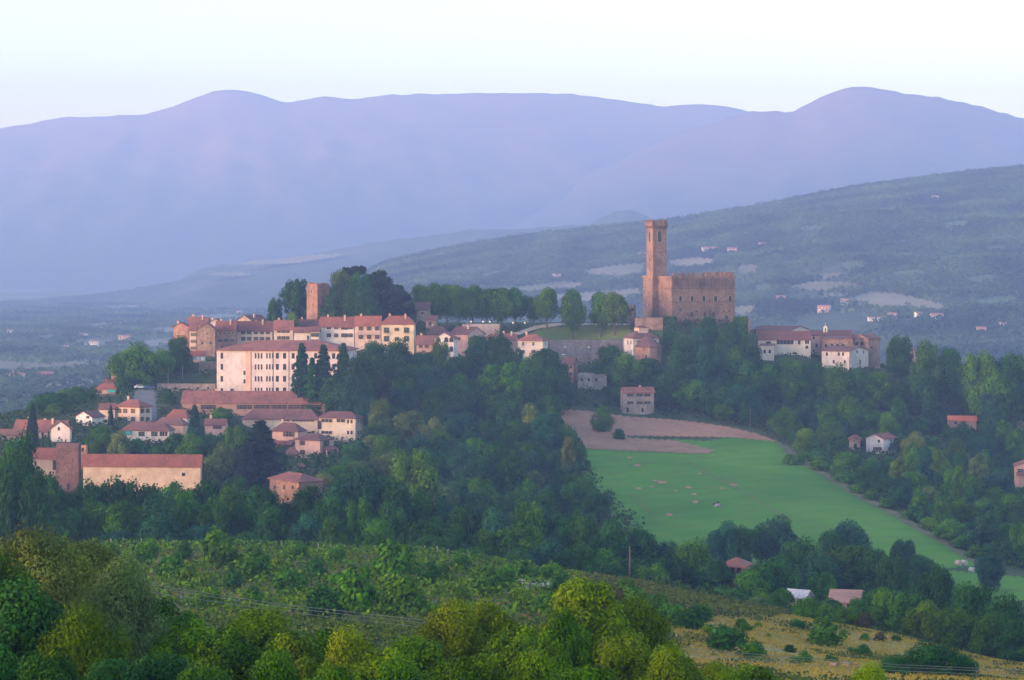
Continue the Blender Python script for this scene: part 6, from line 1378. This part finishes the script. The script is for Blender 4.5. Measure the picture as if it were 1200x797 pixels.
def build_small():
    build_cars()
    for px, py, lab in ((552, 377, 'lit street lamp left of three on the avenue terrace wall'), (566, 376.5, 'lit street lamp in the middle of three on the avenue terrace wall'), (574, 377, 'lit street lamp right of three on the avenue terrace wall')):
        lamp(px, py, 965, .9, lab, True, base=380.2)
    lamp(601, 378, 985, 2.6, 'lit orange lamp under the avenue trees, left of two', True, 386); lamp(615, 378, 986, 2.6, 'lit orange lamp under the avenue trees, right of two', True, 386)
    lamp(662, 408, 962, 3.2, 'unlit pale globe lamp post at the terrace car park', False, 416); lamp(690, 409, 962, 3.0, 'second unlit globe lamp post along the terrace car park', False, 416)
    pole(738, 640, 470, 'pale utility pole standing before the dark belt right of centre', arm=False, rad=.22)
    pole(879, 478, 880, 'thin pale pole above the bank beside the green field', arm=False, rad=.12)
    pole(214, 428, 900, 'tall thin lamp mast on the slope left of the white institute', name='lamp_mast', arm=False, rad=.12); pole(197, 430, 895, 'thin lamp mast under the dark tree on the left slope', name='lamp_mast', arm=False, rad=.1)
    pole(191, 782, 92, 'leaning bare pole tip at the bottom edge, left one', arm=False, rad=.06, lean=.12); pole(311, 780, 92, 'leaning bare pole tip at the bottom edge, right one', arm=False, rad=.06, lean=-.06)
    # power line with two poles, three cables
    A = pole(150, 684, 160, 'utility pole hidden among the bottom left willows', rad=.12); B_ = pole(1250, 786, 205, 'utility pole just outside the right edge', rad=.12)
    M = at(560, 737, 172); pth = [at(150, 679, 160), at(190, 685, 161), at(330, 706, 165), at(480, 723, 170), at(670, 744, 178), at(860, 763, 187), at(1050, 777, 196), at(1250, 786, 205)]
    for i, (lab, dy, dz) in enumerate((('uppermost thin power cable sagging across the vineyard slope', -.8, .0), ('middle power cable sagging across the vineyard slope', 0, -.35), ('lowest power cable sagging across the vineyard slope', .8, -.8))):
        b = MB(); b.tube([p + Vector((0, dy, dz)) for p in pth], .022, 5); o = b.obj('power_cable', flat('cable', (.22, .20, .19), .5)); tag(o, lab, 'cable', 'power cables')
    # vineyard end posts
    b = MB(); b.box((-.07, -.07, -.4), (.07, .07, 1.5)); b.box((-.085, -.085, 1.5), (.085, .085, 1.56)); pm = b.mesh('vineyard_post', flat('pale_post', (.40, .31, .27), .9))
    pxs = [111, 129, 148, 166, 184, 203, 221, 237, 255, 271, 286, 304, 330, 352, 373, 388, 405, 424, 441, 470, 497, 512, 525, 545]; rg = random.Random(4)
    nm = ['leftmost', 'second', 'third', 'fourth', 'fifth', 'sixth', 'seventh', 'eighth', 'ninth', 'tenth', 'eleventh', 'twelfth']
    for i, px in enumerate(pxs):
        d = 431 + rg.uniform(-3, 3); x = (px-600)/F*d; o = link('vineyard_post', pm, None, (x, d, float(gz(x, d))), (rg.uniform(-.08, .08), rg.uniform(-.1, .1), 0)); o.scale = (1.3, 1.3, rg.uniform(.9, 1.25))
        lab = f'pale stake along the top of the vineyard, {nm[i]} from the left' if i < 12 else f'pale stake along the top of the vineyard, {nm[len(pxs)-1-i] if i < len(pxs)-1 else "very last"} from the right'
        lab = lab.replace('leftmost from the left', 'leftmost of all').replace('very last from the right', 'rightmost of all'); tag(o, lab, 'post', 'vineyard stakes')
    # bales
    n = 20
    def bale(px, py, d, r, c, lab, w=1.25):
        b = MB(); b.prism([(r*math.cos(2*math.pi*k/n), r + r*math.sin(2*math.pi*k/n)) for k in range(n)], 'y', -w/2, w/2); b.prism([(r*.96*math.cos(2*math.pi*k/n), r + r*.96*math.sin(2*math.pi*k/n)) for k in range(n)], 'y', -w/2 - .08, w/2 + .08)
        p = hit(px, py, d - 120, d + 120) or at(px, py, d); o = b.obj('round_bale', fieldmat('bale', c, mul(c, .8), 1.5), None, p, (0, 0, .7)); tag(o, lab, 'bale', 'round bales')
    for a in ((1123, 663, 590, .75, (.42, .33, .29), 'pale round bale at the right corner of the green field, left one'), (1130, 663, 590, .75, (.44, .36, .32), 'pale round bale at the right corner of the green field, middle one'), (1139, 671, 575, .65, (.48, .43, .41), 'whitish round bale lying apart near the field corner')): bale(*a)
    bale(978, 784, 235, .34, (.30, .20, .13), 'small brown bale on the dry slope, left of two', .7); bale(993, 784, 235, .34, (.30, .20, .13), 'small brown bale on the dry slope, right of two', .7)
    # pale stone at the field edge
    for px, py, d, r, lab in ((1030, 587, 715, 1.1, 'pale boulder at the right edge of the green field'), (841, 594, 695, .9, 'white stone beside the tiny dark bush in the field')):
        V0, F0 = ico(2); rg2 = np.random.default_rng(int(px)); V = V0 * (1 + .18 * snoise(V0[:, 0]*3, V0[:, 1]*3 + V0[:, 2]*2, 2.5, 4, 2))[:, None] * [r*1.3, r, r*.8]
        p = hit(px, py, d - 80, d + 80) or at(px, py, d); o = link('boulder', np_mesh('boulder', V, F0, stone((.34, .30, .28))), None, p + Vector((0, 0, .3))); tag(o, lab, 'boulder')
    # masts on the mountain
    for px, py, lab in ((764, 116.5, 'thin radio mast on the mountain crest, left of two'), (778, 118.5, 'thin radio mast on the mountain crest, right of two')):
        p = at(px, py, 11800); b = MB(); H_ = 40
        r = empty('radio_mast', p - Vector((0, 0, H_))); tag(r, lab, 'radio mast', 'radio masts')
        b.tube([(0, 0, -20), (0, 0, H_)], [2.2, 1.0], 6); b.obj('mast', GALV, r); c = MB(); c.box((-4, -.8, H_*.75), (4, .8, H_*.79)); c.obj('crossarm', GALV, r)
    # laundry / awning sheets by the outhouse
    b = MB(); rg = random.Random(2)
    P = at(229, 424, 918); r = empty('washing_line', (P.x, P.y, P.z)); tag(r, 'washing line with white sheets below the stone gable house', 'washing line')
    b.tube([(-4.2, 0, 2.2), (0, 0, 2.05), (4.2, 0, 2.2)], .02, 4)
    for s in (-4.2, 4.2): b.tube([(s, 0, -2), (s, 0, 2.4)], .05, 5)
    b.obj('line', GALV, r)
    for i in range(4):
        c = MB(); x = -3.6 + i*1.9; c.prism([(x + t*1.6, .05*math.sin(t*9 + i)) for t in (0, .2, .4, .6, .8, 1)] + [(x + t*1.6, .03 + .05*math.sin(t*9 + i)) for t in (1, .8, .6, .4, .2, 0)], 'z', .5, 2.05); c.obj('sheet', flat('white_linen', (.75, .72, .74), .8), r)
    # fence by the ploughed field
    for px in (764, 768, 772): pass

# ------------------------------------------------------------------ light, air, camera
def build_world():
    w = bpy.data.worlds.new('World'); SC.world = w; w.use_nodes = True; nt = w.node_tree; nt.nodes.clear()
    sky = nt.nodes.new('ShaderNodeTexSky'); sky.sky_type = 'NISHITA'; sky.sun_disc = False
    sky.sun_elevation = R(SUN_EL); sky.sun_rotation = R(SUN_ROT); sky.altitude = 300; sky.air_density = 1.2; sky.dust_density = 1.6; sky.ozone_density = 1.6
    bg = nt.nodes.new('ShaderNodeBackground'); bg.inputs[1].default_value = SKY_STR; out = nt.nodes.new('ShaderNodeOutputWorld')
    nt.links.new(sky.outputs[0], bg.inputs[0]); nt.links.new(bg.outputs[0], out.inputs[0])
    l = bpy.data.lights.new('sun', 'SUN'); l.energy = SUN_STR; l.angle = R(SUN_ANG); l.color = SUN_COL
    o = bpy.data.objects.new('sun', l); COL.objects.link(o); e, a = R(SUN_EL), R(SUN_ROT)
    to_sun = Vector((math.sin(a) * math.cos(e), math.cos(a) * math.cos(e), math.sin(e)))
    o.rotation_euler = to_sun.to_track_quat('Z', 'Y').to_euler(); o.location = to_sun * 500
def build_haze():
    b = MB(); b.box((-5200, -330, -134), (5200, 13100, 990))
    m, nt, out = nt_new('haze'); v = N(nt, 'VolumePrincipled'); v.inputs['Density'].default_value = HAZE_D; v.inputs['Color'].default_value = HAZE_C + (1,); v.inputs['Absorption Color'].default_value = (.12, .12, .12, 1); v.inputs['Anisotropy'].default_value = .0
    L(nt, v.outputs[0], out.inputs['Volume']); m.cycles.homogeneous_volume = True if hasattr(m.cycles, 'homogeneous_volume') else None
    o = b.obj('haze', m); tag(o, kind='stuff')
SUN_EL, SUN_ROT, SUN_STR, SUN_ANG, SUN_COL = 6.5, 243, .8, 30, (1.0, .55, .55)
SKY_STR = .15; HAZE_D = 1.5e-4; HAZE_C = (.32, .48, 1.0); EXPO = 2.56
def build_camera():
    c = bpy.data.cameras.new('camera'); c.sensor_width = 36; c.lens = F / 1200 * 36; c.clip_start = 1; c.clip_end = 30000; c.shift_y = -(398.5 - HY) / 1200
    o = bpy.data.objects.new('camera', c); COL.objects.link(o); o.rotation_euler = (math.pi/2, 0, 0); SC.camera = o
    SC.view_settings.view_transform = 'Standard'; SC.view_settings.look = 'None'; SC.view_settings.exposure = EXPO; SC.view_settings.gamma = 1
    SC.cycles.max_bounces = 6; SC.cycles.diffuse_bounces = 2; SC.cycles.transmission_bounces = 2; SC.cycles.volume_bounces = 2; SC.cycles.transparent_max_bounces = 4
    SC.cycles.use_denoising = True
    SC.render.resolution_x = 1024; SC.render.resolution_y = 680
for h in HOUSES: build_house(h)
build_ruin(); build_castle()
build_setting(); build_trees(); build_stuff(); far_houses(); build_small()
build_world(); build_haze(); build_camera()
